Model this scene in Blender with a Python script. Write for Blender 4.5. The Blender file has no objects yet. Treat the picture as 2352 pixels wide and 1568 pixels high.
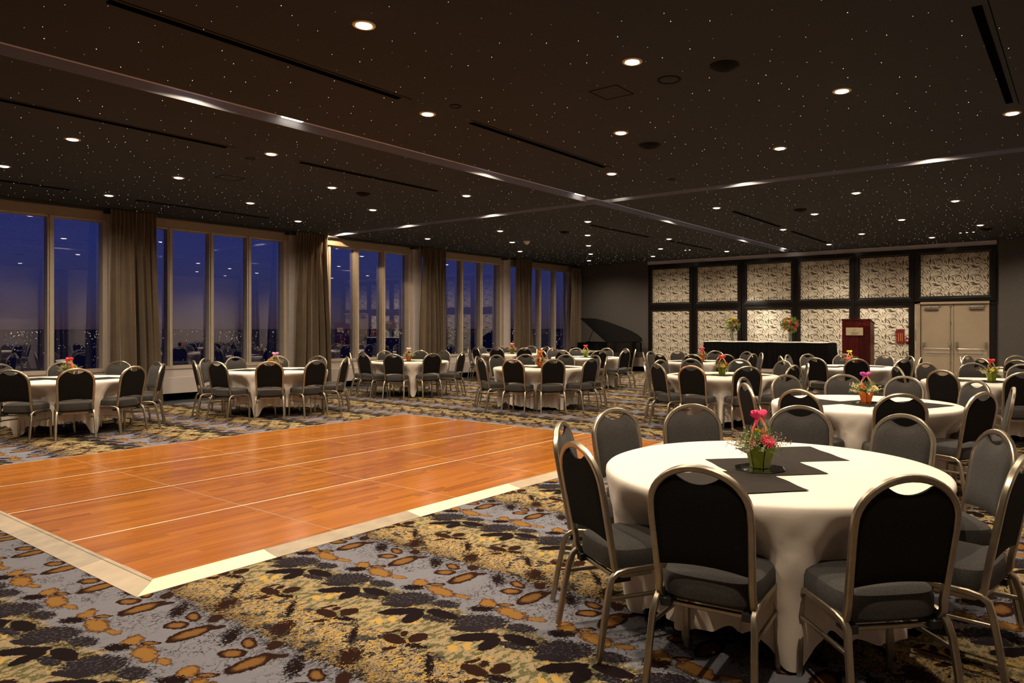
import bpy, bmesh, math, random
from mathutils import Vector, Matrix
PI = math.pi; sin = math.sin; cos = math.cos
random.seed(7)
SC = bpy.context.scene
COL = SC.collection

# ---------------------------------------------------------------- camera
TH = 0.62921701                      # the room's long axis lies this far to the right of the view
HC = 3.6                             # ceiling height
cam_d = bpy.data.cameras.new('camera'); cam = bpy.data.objects.new('camera', cam_d); COL.objects.link(cam)
cam.location = (0, 0, 1.43); cam.rotation_euler = (PI/2, 0, TH - PI/2)
cam_d.sensor_width = 36; cam_d.lens = 1635.63/2352*36
cam_d.shift_x = -129/2352; cam_d.shift_y = -31/2352
cam_d.clip_start = .05; cam_d.clip_end = 80000
SC.camera = cam
FW = (cos(TH), sin(TH)); RT = (sin(TH), -cos(TH))

# ---------------------------------------------------------------- world: dusk sky
wd = bpy.data.worlds.new('dusk'); SC.world = wd; wd.use_nodes = True
nt = wd.node_tree; bg = nt.nodes['Background']
tc = nt.nodes.new('ShaderNodeTexCoord'); sp = nt.nodes.new('ShaderNodeSeparateXYZ'); cr = nt.nodes.new('ShaderNodeValToRGB')
nt.links.new(tc.outputs['Generated'], sp.inputs[0]); nt.links.new(sp.outputs['Z'], cr.inputs[0]); nt.links.new(cr.outputs[0], bg.inputs[0])
e = cr.color_ramp.elements; e[0].position = 0; e[0].color = (.040, .024, .040, 1); e[1].position = 1; e[1].color = (.006, .010, .060, 1)
for p_, c_ in ((.012, (.046, .032, .062, 1)), (.05, (.034, .036, .115, 1)), (.1, (.022, .032, .150, 1)), (.2, (.012, .022, .15, 1))):
    k = e.new(p_); k.color = c_
bg.inputs[1].default_value = 1.0

SC.view_settings.view_transform = 'Standard'; SC.view_settings.look = 'None'
SC.view_settings.gamma = 1; SC.view_settings.use_curve_mapping = False
SC.view_settings.exposure = 0.0
LAMP_W = 232; LAMP_C = (1, .83, .60)
SC.cycles.max_bounces = 8; SC.cycles.diffuse_bounces = 3; SC.cycles.glossy_bounces = 4; SC.cycles.transparent_max_bounces = 16
SC.cycles.sample_clamp_indirect = 4; SC.cycles.caustics_reflective = False; SC.cycles.caustics_refractive = False
SC.cycles.blur_glossy = .6

# ---------------------------------------------------------------- materials
def new_mat(name):
    m = bpy.data.materials.new(name); m.use_nodes = True
    return m, m.node_tree, m.node_tree.nodes['Principled BSDF']
def mat(name, col, rough=.6, metal=0, noise=.0, scale=8, sheen=0, bump=0, bscale=200, spec=.5, coat=0, trans=0, emit=0, obj=False):
    m, nt, b = new_mat(name)
    b.inputs['Base Color'].default_value = (*col, 1); b.inputs['Roughness'].default_value = rough; b.inputs['Metallic'].default_value = metal
    b.inputs['Specular IOR Level'].default_value = spec; b.inputs['Sheen Weight'].default_value = sheen; b.inputs['Coat Weight'].default_value = coat
    b.inputs['Transmission Weight'].default_value = trans
    if emit:
        b.inputs['Emission Color'].default_value = (*col, 1); b.inputs['Emission Strength'].default_value = emit
        m.cycles.emission_sampling = 'NONE'
    t = nt.nodes.new('ShaderNodeTexCoord')
    if noise:
        n = nt.nodes.new('ShaderNodeTexNoise'); n.inputs['Scale'].default_value = scale; n.inputs['Detail'].default_value = 5
        nt.links.new(t.outputs['Object'], n.inputs['Vector'])
        r = nt.nodes.new('ShaderNodeMapRange'); r.inputs[1].default_value = .3; r.inputs[2].default_value = .7; r.inputs[3].default_value = 1-noise; r.inputs[4].default_value = 1+noise
        nt.links.new(n.outputs[0], r.inputs[0])
        x = nt.nodes.new('ShaderNodeVectorMath'); x.operation = 'SCALE'; x.inputs[0].default_value = col
        nt.links.new(r.outputs[0], x.inputs['Scale']); nt.links.new(x.outputs[0], b.inputs['Base Color'])
    if bump:
        n = nt.nodes.new('ShaderNodeTexNoise'); n.inputs['Scale'].default_value = bscale; n.inputs['Detail'].default_value = 3
        nt.links.new(t.outputs['Object'], n.inputs['Vector'])
        u = nt.nodes.new('ShaderNodeBump'); u.inputs['Strength'].default_value = bump; u.inputs['Distance'].default_value = .01
        nt.links.new(n.outputs[0], u.inputs['Height']); nt.links.new(u.outputs[0], b.inputs['Normal'])
    return m

def glow(name, col, s):
    m = bpy.data.materials.new(name); m.use_nodes = True; nt = m.node_tree; nt.nodes.clear()
    o = nt.nodes.new('ShaderNodeOutputMaterial'); e = nt.nodes.new('ShaderNodeEmission'); e.inputs[0].default_value = (*col, 1); e.inputs[1].default_value = s
    nt.links.new(e.outputs[0], o.inputs[0]); m.cycles.emission_sampling = 'NONE'
    return m

def carpet_mat():
    m, nt, b = new_mat('patterned_carpet'); N = nt.nodes; L = nt.links
    b.inputs['Roughness'].default_value = .95; b.inputs['Specular IOR Level'].default_value = .03
    g = N.new('ShaderNodeNewGeometry')
    def noise(scale, det=3, rough=.6, src=None, dim=None):
        n = N.new('ShaderNodeTexNoise'); n.inputs['Scale'].default_value = scale; n.inputs['Detail'].default_value = det; n.inputs['Roughness'].default_value = rough
        L.new(src or g.outputs['Position'], n.inputs['Vector']); return n
    def math_(op, a, b_=None, c=None):
        n = N.new('ShaderNodeMath'); n.operation = op
        for i, v in enumerate((a, b_, c)):
            if v is None: continue
            if isinstance(v, (int, float)): n.inputs[i].default_value = v
            else: L.new(v, n.inputs[i])
        return n.outputs[0]
    def mix(f, a, c):
        n = N.new('ShaderNodeMix'); n.data_type = 'RGBA'
        if isinstance(f, (int, float)): n.inputs[0].default_value = f
        else: L.new(f, n.inputs[0])
        for i, v in ((6, a), (7, c)):
            if isinstance(v, tuple): n.inputs[i].default_value = (*v, 1)
            else: L.new(v, n.inputs[i])
        return n.outputs[2]
    # ragged edges: push the position about with two noises
    n1 = noise(26, 2); n2 = noise(120, 2)
    def vm(op, a, b_=None, c=None):
        n = N.new('ShaderNodeVectorMath'); n.operation = op
        for i, v in enumerate((a, b_, c)):
            if v is None: continue
            if isinstance(v, tuple): n.inputs[i].default_value = v
            else: L.new(v, n.inputs[i])
        return n.outputs[0]
    off = vm('MULTIPLY', vm('SUBTRACT', n1.outputs['Color'], (.5, .5, .5)), (.035, .035, 0))
    off2 = vm('MULTIPLY', vm('SUBTRACT', n2.outputs['Color'], (.5, .5, .5)), (.022, .022, 0))
    pos = vm('ADD', vm('ADD', g.outputs['Position'], off), off2)
    PX, PY = 1.285, .507
    # palette (linear)
    grey = (.165, .160, .190); char = (.016, .012, .014); gold = (.42, .265, .075); cream = (.29, .215, .130); olive = (.105, .098, .046)
    brown = (.020, .0075, .005); orange = (.22, .110, .030); black = (.009, .005, .006)
    sepn = N.new('ShaderNodeSeparateXYZ')
    big = vm('MULTIPLY', vm('SUBTRACT', noise(7, 4, .7).outputs['Color'], (.5, .5, .5)), (.26, .1, 0))
    L.new(vm('ADD', pos, big), sepn.inputs[0])
    tx = math_('FRACT', math_('DIVIDE', sepn.outputs['X'], PX))
    fine = noise(62, 3, .75).outputs[0]; mid = noise(27, 3, .7).outputs[0]; grain = noise(420, 1).outputs[0]
    def step(v, t, w=.02):
        r = N.new('ShaderNodeMapRange'); r.inputs[1].default_value = t-w; r.inputs[2].default_value = t+w; L.new(v, r.inputs[0]); return r.outputs[0]
    # three grounds
    line = math_('ABSOLUTE', math_('SUBTRACT', noise(22, 2, .5).outputs[0], .5))
    lines = math_('SUBTRACT', 1, step(line, .018, .012))
    lv = step(noise(3.3, 2).outputs[0], .5, .05)
    grey_g = mix(math_('MULTIPLY', math_('MULTIPLY', lines, lv), .85), mix(step(fine, .64, .02), grey, cream), char)
    mp0 = N.new('ShaderNodeMapping'); mp0.inputs['Rotation'].default_value = (0, 0, .5); mp0.inputs['Scale'].default_value = (1, 2.1, 1); L.new(pos, mp0.inputs[0])
    fl1 = noise(30, 4, .75, mp0.outputs[0]).outputs[0]; fl2 = noise(44, 4, .75, mp0.outputs[0]).outputs[0]; fl3 = noise(17, 3, .65, mp0.outputs[0]).outputs[0]
    gold_g = mix(step(fl1, .44, .008), black, mix(step(fl2, .46, .01), (.085, .085, .085), mix(step(fl3, .50, .012), cream, gold)))
    gold_g = mix(step(noise(8, 4, .75).outputs[0], .56, .01), gold_g, mix(step(fl2, .52, .01), char, (.075, .070, .060)))
    oliv_g = mix(step(fl3, .49, .008), olive, cream); oliv_g = mix(step(noise(9, 4, .8).outputs[0], .60, .01), oliv_g, gold)
    oliv_g = mix(step(fine, .66, .01), oliv_g, (.09, .085, .05))
    def band(a, c, w=.012):   # 1 between a and c of the period
        return math_('MULTIPLY', step(tx, a, w), math_('SUBTRACT', 1, step(tx, c, w)))
    base = mix(band(.44, .70), mix(band(.02, .44), oliv_g, grey_g), gold_g)
    base = mix(math_('MULTIPLY', band(.38, .50, .05), step(fl1, .50, .015)), base, black)
    base = mix(math_('MULTIPLY', band(.98, 1.1, .03), step(fl1, .45, .015)), base, char)
    # petals of the repeat: kind, cx, cy, half axes, angle
    P = [('twig',.901,.417,.068,.024,107),('mess',.665,.062,.095,.055,-139),('twig',.813,.232,.115,.020,-133),('twig',.47,.17,.10,.04,47),
         ('star',.151,.301,.110,.050,82),('star',.172,.485,.070,.045,52),('star',.165,.159,.060,.024,99),('darkx',.105,.465,.070,.042,119),
         ('char',1.262,.359,.150,.098,119),('char',.04,.15,.085,.05,100),('char',1.161,.055,.090,.030,97),('dark2',1.169,.350,.088,.029,115),
         ('black',1.127,.261,.115,.045,135),('black',1.114,.160,.076,.042,-166),('black',1.224,.074,.100,.042,92),
         ('red',.892,.043,.075,.036,85),('red',.968,.470,.052,.042,-168),('red',.959,.050,.030,.020,-147),('red',.946,.105,.041,.014,154),('red',.816,.492,.036,.020,145),
         ('or',.376,.500,.066,.046,115),('or',.476,.030,.068,.034,70),('or',.371,.349,.115,.058,180),('red',.530,.425,.050,.034,51),('red',.475,.317,.046,.022,146),('or',.212,.397,.050,.022,125),
         ('gold',.983,.260,.040,.020,-126),('gold',1.033,.221,.040,.020,-126)]
    cur = base
    for kind, cx, cy, a, c, ang in P:
        d = vm('SUBTRACT', pos, (cx, cy, 0)); w_ = N.new('ShaderNodeVectorMath'); w_.operation = 'WRAP'
        L.new(d, w_.inputs[0]); w_.inputs[1].default_value = (PX/2, PY/2, 10); w_.inputs[2].default_value = (-PX/2, -PY/2, -10)
        mp = N.new('ShaderNodeMapping'); mp.vector_type = 'TEXTURE'; mp.inputs['Rotation'].default_value = (0, 0, math.radians(ang)); mp.inputs['Scale'].default_value = (a, c, 1)
        L.new(w_.outputs[0], mp.inputs[0])
        ln = N.new('ShaderNodeVectorMath'); ln.operation = 'LENGTH'; L.new(mp.outputs[0], ln.inputs[0]); r = ln.outputs['Value']
        if kind in ('char', 'mess', 'twig', 'darkx'):      # ragged, speckled patches
            rr = math_('ADD', r, math_('MULTIPLY', math_('SUBTRACT', fine, .5), {'char': 1.6, 'mess': 3.5, 'twig': 4, 'darkx': 2.2}[kind]))
            f = math_('SUBTRACT', 1, step(rr, .95, .05))
            colr = mix(step(fine, .56, .03), {'char': (.016, .012, .015), 'mess': brown, 'twig': black, 'darkx': black}[kind], {'char': (.060, .052, .060), 'mess': (.02, .008, .01), 'twig': brown, 'darkx': brown}[kind])
        elif kind == 'or':
            f = math_('SUBTRACT', 1, step(r, 1, .04)); rr = math_('ADD', r, math_('MULTIPLY', math_('SUBTRACT', grain, .5), 1.0))
            colr = mix(step(rr, .60, .04), (.165, .078, .024), brown)
        elif kind == 'star':
            rr = math_('ADD', r, math_('MULTIPLY', math_('SUBTRACT', mid, .5), 1.3)); f = math_('SUBTRACT', 1, step(rr, 1, .04)); colr = mix(step(math_('ADD', rr, math_('MULTIPLY', math_('SUBTRACT', grain, .5), .8)), .80, .04), orange, (.06, .024, .012))
        elif kind == 'gold':
            rr = math_('ADD', r, math_('MULTIPLY', math_('SUBTRACT', fine, .5), 1.5)); f = math_('SUBTRACT', 1, step(rr, 1, .1)); colr = mix(0., gold, gold)
        else:
            f = math_('SUBTRACT', 1, step(r, 1, .035)); c0 = {'black': black, 'dark2': (.016, .012, .015), 'red': brown}[kind]
            colr = mix(step(grain, .58, .04), c0, tuple(v*1.6+.004 for v in c0))
        cur = mix(f, cur, colr)
    # plain slate border along the windows
    s2 = N.new('ShaderNodeSeparateXYZ'); L.new(g.outputs['Position'], s2.inputs[0])
    bord = step(s2.outputs['Y'], 13.95, .01)
    cur = mix(bord, cur, (.045, .050, .060))
    L.new(cur, b.inputs['Base Color'])
    u = N.new('ShaderNodeBump'); u.inputs['Strength'].default_value = .35; u.inputs['Distance'].default_value = .004
    L.new(grain, u.inputs['Height']); L.new(u.outputs[0], b.inputs['Normal'])
    return m

def wood_mat(name, cols, strip=.075, rough=.28, axis=0, length=.9, spec=.5):
    m, nt, b = new_mat(name); N = nt.nodes; L = nt.links
    g = N.new('ShaderNodeNewGeometry'); sx = N.new('ShaderNodeSeparateXYZ'); L.new(g.outputs['Position'], sx.inputs[0])
    def math_(op, a, b_=None):
        n = N.new('ShaderNodeMath'); n.operation = op
        for i, v in enumerate((a, b_)):
            if v is None: continue
            if isinstance(v, (int, float)): n.inputs[i].default_value = v
            else: L.new(v, n.inputs[i])
        return n.outputs[0]
    along, across = (sx.outputs['X'], sx.outputs['Y']) if axis == 0 else (sx.outputs['Z'], sx.outputs['Y'])
    row = math_('FLOOR', math_('DIVIDE', across, strip))
    w1 = N.new('ShaderNodeTexWhiteNoise'); w1.noise_dimensions = '1D'; L.new(row, w1.inputs['W'])
    seg = math_('FLOOR', math_('ADD', math_('DIVIDE', along, length), math_('MULTIPLY', w1.outputs[0], 7)))
    cmb = N.new('ShaderNodeCombineXYZ'); L.new(row, cmb.inputs[0]); L.new(seg, cmb.inputs[1])
    w2 = N.new('ShaderNodeTexWhiteNoise'); w2.noise_dimensions = '2D'; L.new(cmb.outputs[0], w2.inputs['Vector'])
    mp = N.new('ShaderNodeMapping'); mp.inputs['Scale'].default_value = (1.2, 38, 38) if axis == 0 else (20, 20, 1.5); L.new(g.outputs['Position'], mp.inputs[0])
    ad = N.new('ShaderNodeVectorMath'); ad.operation = 'ADD'; L.new(mp.outputs[0], ad.inputs[0])
    c2 = N.new('ShaderNodeCombineXYZ'); L.new(math_('MULTIPLY', w2.outputs[0], 31), c2.inputs[0]); L.new(c2.outputs[0], ad.inputs[1])
    n = N.new('ShaderNodeTexNoise'); n.inputs['Scale'].default_value = 1; n.inputs['Detail'].default_value = 6; n.inputs['Roughness'].default_value = .6; L.new(ad.outputs[0], n.inputs['Vector'])
    f = math_('ADD', math_('MULTIPLY', math_('SUBTRACT', n.outputs[0], .5), 1.5), math_('ADD', .22, math_('MULTIPLY', w2.outputs[0], .5)))
    cr = N.new('ShaderNodeValToRGB'); e = cr.color_ramp.elements
    e[0].position = .05; e[0].color = (*cols[0], 1); e[1].position = .95; e[1].color = (*cols[2], 1); k = e.new(.5); k.color = (*cols[1], 1)
    L.new(f, cr.inputs[0]); L.new(cr.outputs[0], b.inputs['Base Color']); b.inputs['Roughness'].default_value = rough; b.inputs['Specular IOR Level'].default_value = spec
    return m

def glass_mat():
    m = bpy.data.materials.new('window_glass'); m.use_nodes = True; nt = m.node_tree; nt.nodes.clear(); N = nt.nodes; L = nt.links
    o = N.new('ShaderNodeOutputMaterial'); t = N.new('ShaderNodeBsdfTransparent'); t.inputs[0].default_value = (.93, .94, .98, 1)
    gl = N.new('ShaderNodeBsdfGlossy'); gl.inputs['Roughness'].default_value = 0; gl.inputs[0].default_value = (.9, .93, 1, 1)
    g = N.new('ShaderNodeNewGeometry'); d = N.new('ShaderNodeVectorMath'); d.operation = 'DOT_PRODUCT'
    L.new(g.outputs['Incoming'], d.inputs[0]); L.new(g.outputs['Normal'], d.inputs[1])
    def M(op, a, b=None):
        n = N.new('ShaderNodeMath'); n.operation = op
        for i, v in enumerate((a, b)):
            if v is None: continue
            if isinstance(v, (int, float)): n.inputs[i].default_value = v
            else: L.new(v, n.inputs[i])
        return n.outputs[0]
    c = M('ABSOLUTE', d.outputs['Value']); f = M('ADD', .15, M('MULTIPLY', .85, M('POWER', M('SUBTRACT', 1, c), 5)))
    x = N.new('ShaderNodeMixShader'); L.new(f, x.inputs[0]); L.new(t.outputs[0], x.inputs[1]); L.new(gl.outputs[0], x.inputs[2]); L.new(x.outputs[0], o.inputs[0])
    return m

M = dict(
 carpet=carpet_mat(),
 floorwood=wood_mat('dance_floor_wood', ((.27, .080, .009), (.395, .128, .014), (.51, .182, .024)), rough=.2),
 mahog=wood_mat('mahogany', ((.018, .001, .0015), (.048, .0025, .003), (.10, .007, .006)), strip=.3, rough=.25, axis=2),
 ceiling=mat('ceiling_paint', (.0145, .0140, .0145), .9, noise=.08, scale=1.2, bump=.02, bscale=6),
 slot=mat('slot_paint_lit', (.52, .58, .90), .8, noise=.04), slotw=mat('slot_paint_shaded', (.17, .18, .24), .8, noise=.04),  # same slot paint twice: dusk-blue lit roof, shaded sides, light put in the colour
 black=mat('black_void', (.002, .002, .002), .9, noise=.1, spec=0),
 star=glow('star_point', (1, .93, .80), 2.0),
 lens=glow('lamp_glow', (1, .84, .55), 9),
 ring=mat('lamp_ring', (.62, .47, .28), .35, .6, noise=.05),
 can=mat('lamp_reflector', (.8, .62, .36), .22, .9, noise=.05),
 wall=mat('dark_wall_fabric', (.075, .065, .060), .9, noise=.14, scale=60, bump=.1, bscale=300),
 walll=mat('pale_wall_paint', (.44, .375, .355), .8, noise=.05, scale=5, bump=.02),
 wallt=mat('lavender_wall_paint', (.55, .50, .56), .85, noise=.06, scale=3),
 base=mat('pale_wood_trim', (.42, .33, .26), .6, noise=.06, scale=3),
 frame=mat('taupe_window_frame', (.40, .33, .26), .5, noise=.06, scale=5),
 header=mat('window_header_board', (.27, .205, .14), .55, noise=.08, scale=4),
 glass=glass_mat(),
 curtain=mat('bronze_satin', (.120, .084, .054), .30, noise=.12, scale=3, sheen=.25, spec=.5),
 wenge=mat('wenge_moulding', (.012, .009, .008), .22, noise=.2, scale=12, spec=.6),
 panel=mat('cream_panel_fabric', (.60, .52, .41), .55, noise=.05, scale=30, sheen=.2),
 flock=mat('dark_flock', (.045, .026, .018), .8, noise=.2, scale=40),
 door=mat('beige_door_laminate', (.33, .255, .18), .5, noise=.07, scale=2.5),
 steel=mat('brushed_steel', (.55, .50, .42), .3, 1, noise=.1, scale=30),
 satin=mat('champagne_metal', (.43, .37, .29), .34, 1, noise=.12, scale=18),
 chrome=mat('chrome_glide', (.7, .66, .6), .12, 1, noise=.05),
 fabric=mat('charcoal_fabric', (.050, .045, .043), .9, noise=.45, scale=260, sheen=.05, bump=.35, bscale=420, spec=.2),
 fabricb=mat('black_back_fabric', (.009, .0075, .0075), .9, noise=.35, scale=330, bump=.3, bscale=420, spec=.15),
 plastic=mat('black_plastic', (.012, .011, .011), .5, noise=.1),
 cloth=mat('ivory_tablecloth', (.80, .70, .62), .62, noise=.02, scale=4, sheen=.05, spec=.25, bump=.25, bscale=5),
 napkin=mat('black_napkin', (.017, .011, .008), .8, noise=.2, scale=10, sheen=.0, spec=.2, bump=.1, bscale=20),
 mirror=mat('mirror_tile', (.75, .78, .76), .03, 1, noise=.02),
 medge=mat('mirror_edge', (.12, .22, .18), .2, 0, noise=.05),
 skirt=mat('black_pleated_skirt', (.004, .0035, .004), .6, noise=.2, scale=6, spec=.06),
 wcloth=mat('white_table_top', (.80, .76, .70), .5, noise=.02),
 lacquer=mat('black_lacquer', (.002, .002, .002), .12, noise=.1, spec=.35),
 brassp=mat('brushed_plaque', (.62, .50, .33), .4, .5, noise=.05, scale=20),
 ink=mat('dark_ink', (.05, .045, .05), .5, noise=.05),
 red=mat('red_enamel', (.15, .007, .006), .4, noise=.1, scale=6), white=mat('white_paint', (.8, .78, .72), .5, noise=.03),
 yell=mat('pale_yellow_print', (.75, .45, .15), .5, noise=.05),
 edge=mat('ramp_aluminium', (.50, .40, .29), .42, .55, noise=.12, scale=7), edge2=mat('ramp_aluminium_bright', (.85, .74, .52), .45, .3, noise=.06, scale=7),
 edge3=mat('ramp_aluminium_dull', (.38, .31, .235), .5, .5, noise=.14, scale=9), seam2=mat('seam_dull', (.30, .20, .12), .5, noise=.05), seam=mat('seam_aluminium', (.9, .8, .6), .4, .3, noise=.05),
 stage=mat('stage_carpet', (.16, .12, .10), .9, noise=.2, scale=60), ground=mat('dark_city_ground', (.05, .035, .03), .9, noise=.4, scale=.004),
 speaker=mat('speaker_grille', (.004, .004, .004), .7, noise=.2, spec=.1), smoke=mat('white_dome', (.50, .42, .38), .4, noise=.03),
 ribbon=mat('peach_ribbon', (.90, .48, .20), .6, noise=.08, scale=30),
 leaf=mat('fern_green', (.075, .14, .028), .6, noise=.4, scale=40), leaf2=mat('light_leaf', (.22, .30, .05), .6, noise=.3, scale=40), herb=mat('dry_statice', (.36, .24, .17), .8, noise=.3, scale=60),
 soil=mat('dark_filler', (.012, .010, .008), .9, noise=.2), cglass=mat('clear_vase_glass', (.85, .88, .80), .03, trans=.9, noise=.02),
)
FL = dict(magenta=(.72, .010, .12), pink=(.90, .07, .14), hotpink=(.8, .03, .25), purple=(.42, .02, .25), red=(.70, .015, .02), orange=(.95, .17, .012), yellow=(.95, .70, .015), cream=(.90, .78, .42), white=(.9, .86, .78),
          lilac=(.70, .30, .50), amber=(.95, .42, .03), rose=(.85, .30, .25), wine=(.25, .01, .04))
FM = {k: mat('petal_'+k, v, .6, noise=.15, scale=60, sheen=.1) for k, v in FL.items()}
POT = dict(green=mat('green_pot_film', (.15, .18, .012), .3, noise=.25, scale=25), lime=mat('lime_pot_film', (.26, .34, .02), .3, noise=.2, scale=25), orange=mat('orange_pot_film', (.62, .13, .012), .3, noise=.25, scale=25))

# ---------------------------------------------------------------- mesh helpers
def link(name, me, m=None, parent=None, loc=None, rz=0):
    if m is not None:
        for x in (m if isinstance(m, (list, tuple)) else [m]): me.materials.append(x)
    o = bpy.data.objects.new(name, me); COL.objects.link(o)
    if parent: o.parent = parent
    if loc: o.location = loc
    if rz: o.rotation_euler = (0, 0, rz)
    return o
def bm_obj(name, bm, m=None, parent=None, smooth=False, loc=None, rz=0):
    me = bpy.data.meshes.new(name); bmesh.ops.recalc_face_normals(bm, faces=bm.faces); bm.to_mesh(me); bm.free()
    if smooth:
        me.polygons.foreach_set('use_smooth', [True]*len(me.polygons)); me.set_sharp_from_angle(angle=math.radians(38))
    return link(name, me, m, parent, loc, rz)
def box(bm, x0, x1, y0, y1, z0, z1, bev=0, mi=0):
    vs = [bm.verts.new((x, y, z)) for x in (x0, x1) for y in (y0, y1) for z in (z0, z1)]
    fs = [bm.faces.new([vs[i] for i in q]) for q in ((0,1,3,2), (4,6,7,5), (0,4,5,1), (2,3,7,6), (0,2,6,4), (1,5,7,3))]
    for f in fs: f.material_index = mi
    if bev:
        r = bmesh.ops.bevel(bm, geom=list({e for f in fs for e in f.edges}), offset=bev, segments=2, affect='EDGES', profile=.6)
        for f in r['faces']: f.material_index = mi
    return vs
def boxo(name, b, m, parent=None, bev=0, kind=None):
    bm = bmesh.new(); box(bm, *b, bev=bev); o = bm_obj(name, bm, m, parent)
    if kind: o['kind'] = kind
    return o
def ring_tube(bm, pts, r, n=8, flat=None, cap=True, closed=False, rot=PI/8, mi=0, sq=False):
    """sweep an n-gon (radius r or list) along pts; flat=(a,b) scales the two section axes"""
    pts = [Vector(p) for p in pts]; rows = []; up = None; N = len(pts)
    for i, p in enumerate(pts):
        a = pts[(i-1) % N] if (i or closed) else p; c = pts[(i+1) % N] if (i < N-1 or closed) else p
        t = (c-a).normalized()
        if up is None:
            up = Vector((0, 0, 1)) if abs(t.z) < .8 else Vector((0, 1, 0))
        up = (up - t*up.dot(t)).normalized(); s = t.cross(up)
        rr = r[i] if isinstance(r, (list, tuple)) else r; fa, fb = flat or (1, 1)
        ang = [PI/4+PI/2*(k//2)+(.22 if k % 2 else -.22) for k in range(8)] if sq else [2*PI*k/n+rot for k in range(n)]
        rows.append([bm.verts.new(p + (up*cos(q_)*fb + s*sin(q_)*fa)*rr) for q_ in ang])
    for i in range(N if closed else N-1):
        A = rows[i]; B = rows[(i+1) % N]
        for k in range(n):
            f = bm.faces.new((A[k], A[(k+1) % n], B[(k+1) % n], B[k])); f.material_index = mi
    if cap and not closed:
        bm.faces.new(rows[0]).material_index = mi; bm.faces.new(rows[-1][::-1]).material_index = mi
def lathe(bm, prof, n=24, c=(0, 0, 0), mi=0, cap=True):
    rows = [[bm.verts.new((c[0]+r*cos(2*PI*k/n), c[1]+r*sin(2*PI*k/n), c[2]+z)) for k in range(n)] for r, z in prof]
    for A, B in zip(rows, rows[1:]):
        for k in range(n): bm.faces.new((A[k], A[(k+1) % n], B[(k+1) % n], B[k])).material_index = mi
    if cap:
        if prof[0][0] > 1e-5: bm.faces.new(rows[0][::-1]).material_index = mi
        if prof[-1][0] > 1e-5: bm.faces.new(rows[-1]).material_index = mi
def empty(name, loc, rz=0, label=None, cat=None, group=None):
    o = bpy.data.objects.new(name, None); COL.objects.link(o); o.location = loc; o.rotation_euler = (0, 0, rz); o.empty_display_size = .1
    tag(o, label, cat, group); return o
def tag(o, label=None, cat=None, group=None):
    if label: o['label'] = label
    if cat: o['category'] = cat
    if group: o['group'] = group
    return o
def S(o): o['kind'] = 'structure'; return o
def dup(root, loc, rz, label=None, group=None):
    r = root.copy(); COL.objects.link(r); r.location = loc; r.rotation_euler = (0, 0, rz)
    if label: r['label'] = label
    if group: r['group'] = group
    for ch in list(root.children):
        if ch.get('skip'): continue
        c = ch.copy(); COL.objects.link(c); c.parent = r
        for g in ch.children:
            d = g.copy(); COL.objects.link(d); d.parent = c
    return r

# ================================================================= room shell
X0, X1, Y0, Y1 = -.6, 20.45, -1.0, 14.75        # inner faces; far wall x=X1, window wall glass about y=14.72
bm = bmesh.new(); box(bm, X0-.1, X1+.1, Y0-.1, 15.0, -.15, 0); S(bm_obj('floor', bm, M['carpet']))
SX0, SX1, SY0, SY1, SD = 10.13, 10.38, 6.66, 6.98, .088     # the two crossing ceiling slots
bm = bmesh.new()
for a in ((X0-.1, SX0), (SX1, X1+.1)):
    for b in ((Y0-.1, SY0), (SY1, 15.0)): box(bm, a[0], a[1], b[0], b[1], HC, HC+.3)
ceil = S(bm_obj('ceiling', bm, M['ceiling']))
bm = bmesh.new(); box(bm, X0, X1, SY0-.02, SY1+.02, HC+SD, HC+.32); box(bm, SX0-.02, SX1+.02, Y0, 14.5, HC+SD+.001, HC+.32); S(bm_obj('trim_1', bm, M['slot']))
t_ = .006; bm = bmesh.new()
for a in ((X0, SX0), (SX1, X1)):
    box(bm, a[0], a[1], SY0-t_, SY0+t_, HC+.001, HC+SD); box(bm, a[0], a[1], SY1-t_, SY1+t_, HC+.001, HC+SD)
for a in ((Y0, SY0), (SY1, 14.5)):
    box(bm, SX0-t_, SX0+t_, a[0], a[1], HC+.001, HC+SD); box(bm, SX1-t_, SX1+t_, a[0], a[1], HC+.001, HC+SD)
S(bm_obj('trim_2', bm, M['slotw']))
# star lights: fibre ends set into the ceiling
bm = bmesh.new(); rs = random.Random(3)
for i in range(76*56):
    x = X0+.1+(i % 76+.5+rs.uniform(-.42, .42))*.274; y = Y0+.05+(i//76+.5+rs.uniform(-.42, .42))*.272
    if rs.random() < .08: continue
    if SX0-.03 < x < SX1+.03 or SY0-.03 < y < SY1+.03: continue
    r = rs.choice((.0017, .0021, .0026, .0034)) * (1+.022*math.hypot(x, y)); h = r*1.3
    v = [bm.verts.new((x+r*cos(q), y+r*sin(q), HC+.0005)) for q in (0, PI/2, PI, 3*PI/2)]; t = bm.verts.new((x, y, HC-h))
    for k in range(4): bm.faces.new((v[k], v[(k+1) % 4], t))
st = bm_obj('star_light', bm, M['star'], ceil); st['kind'] = 'stuff'

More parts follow.
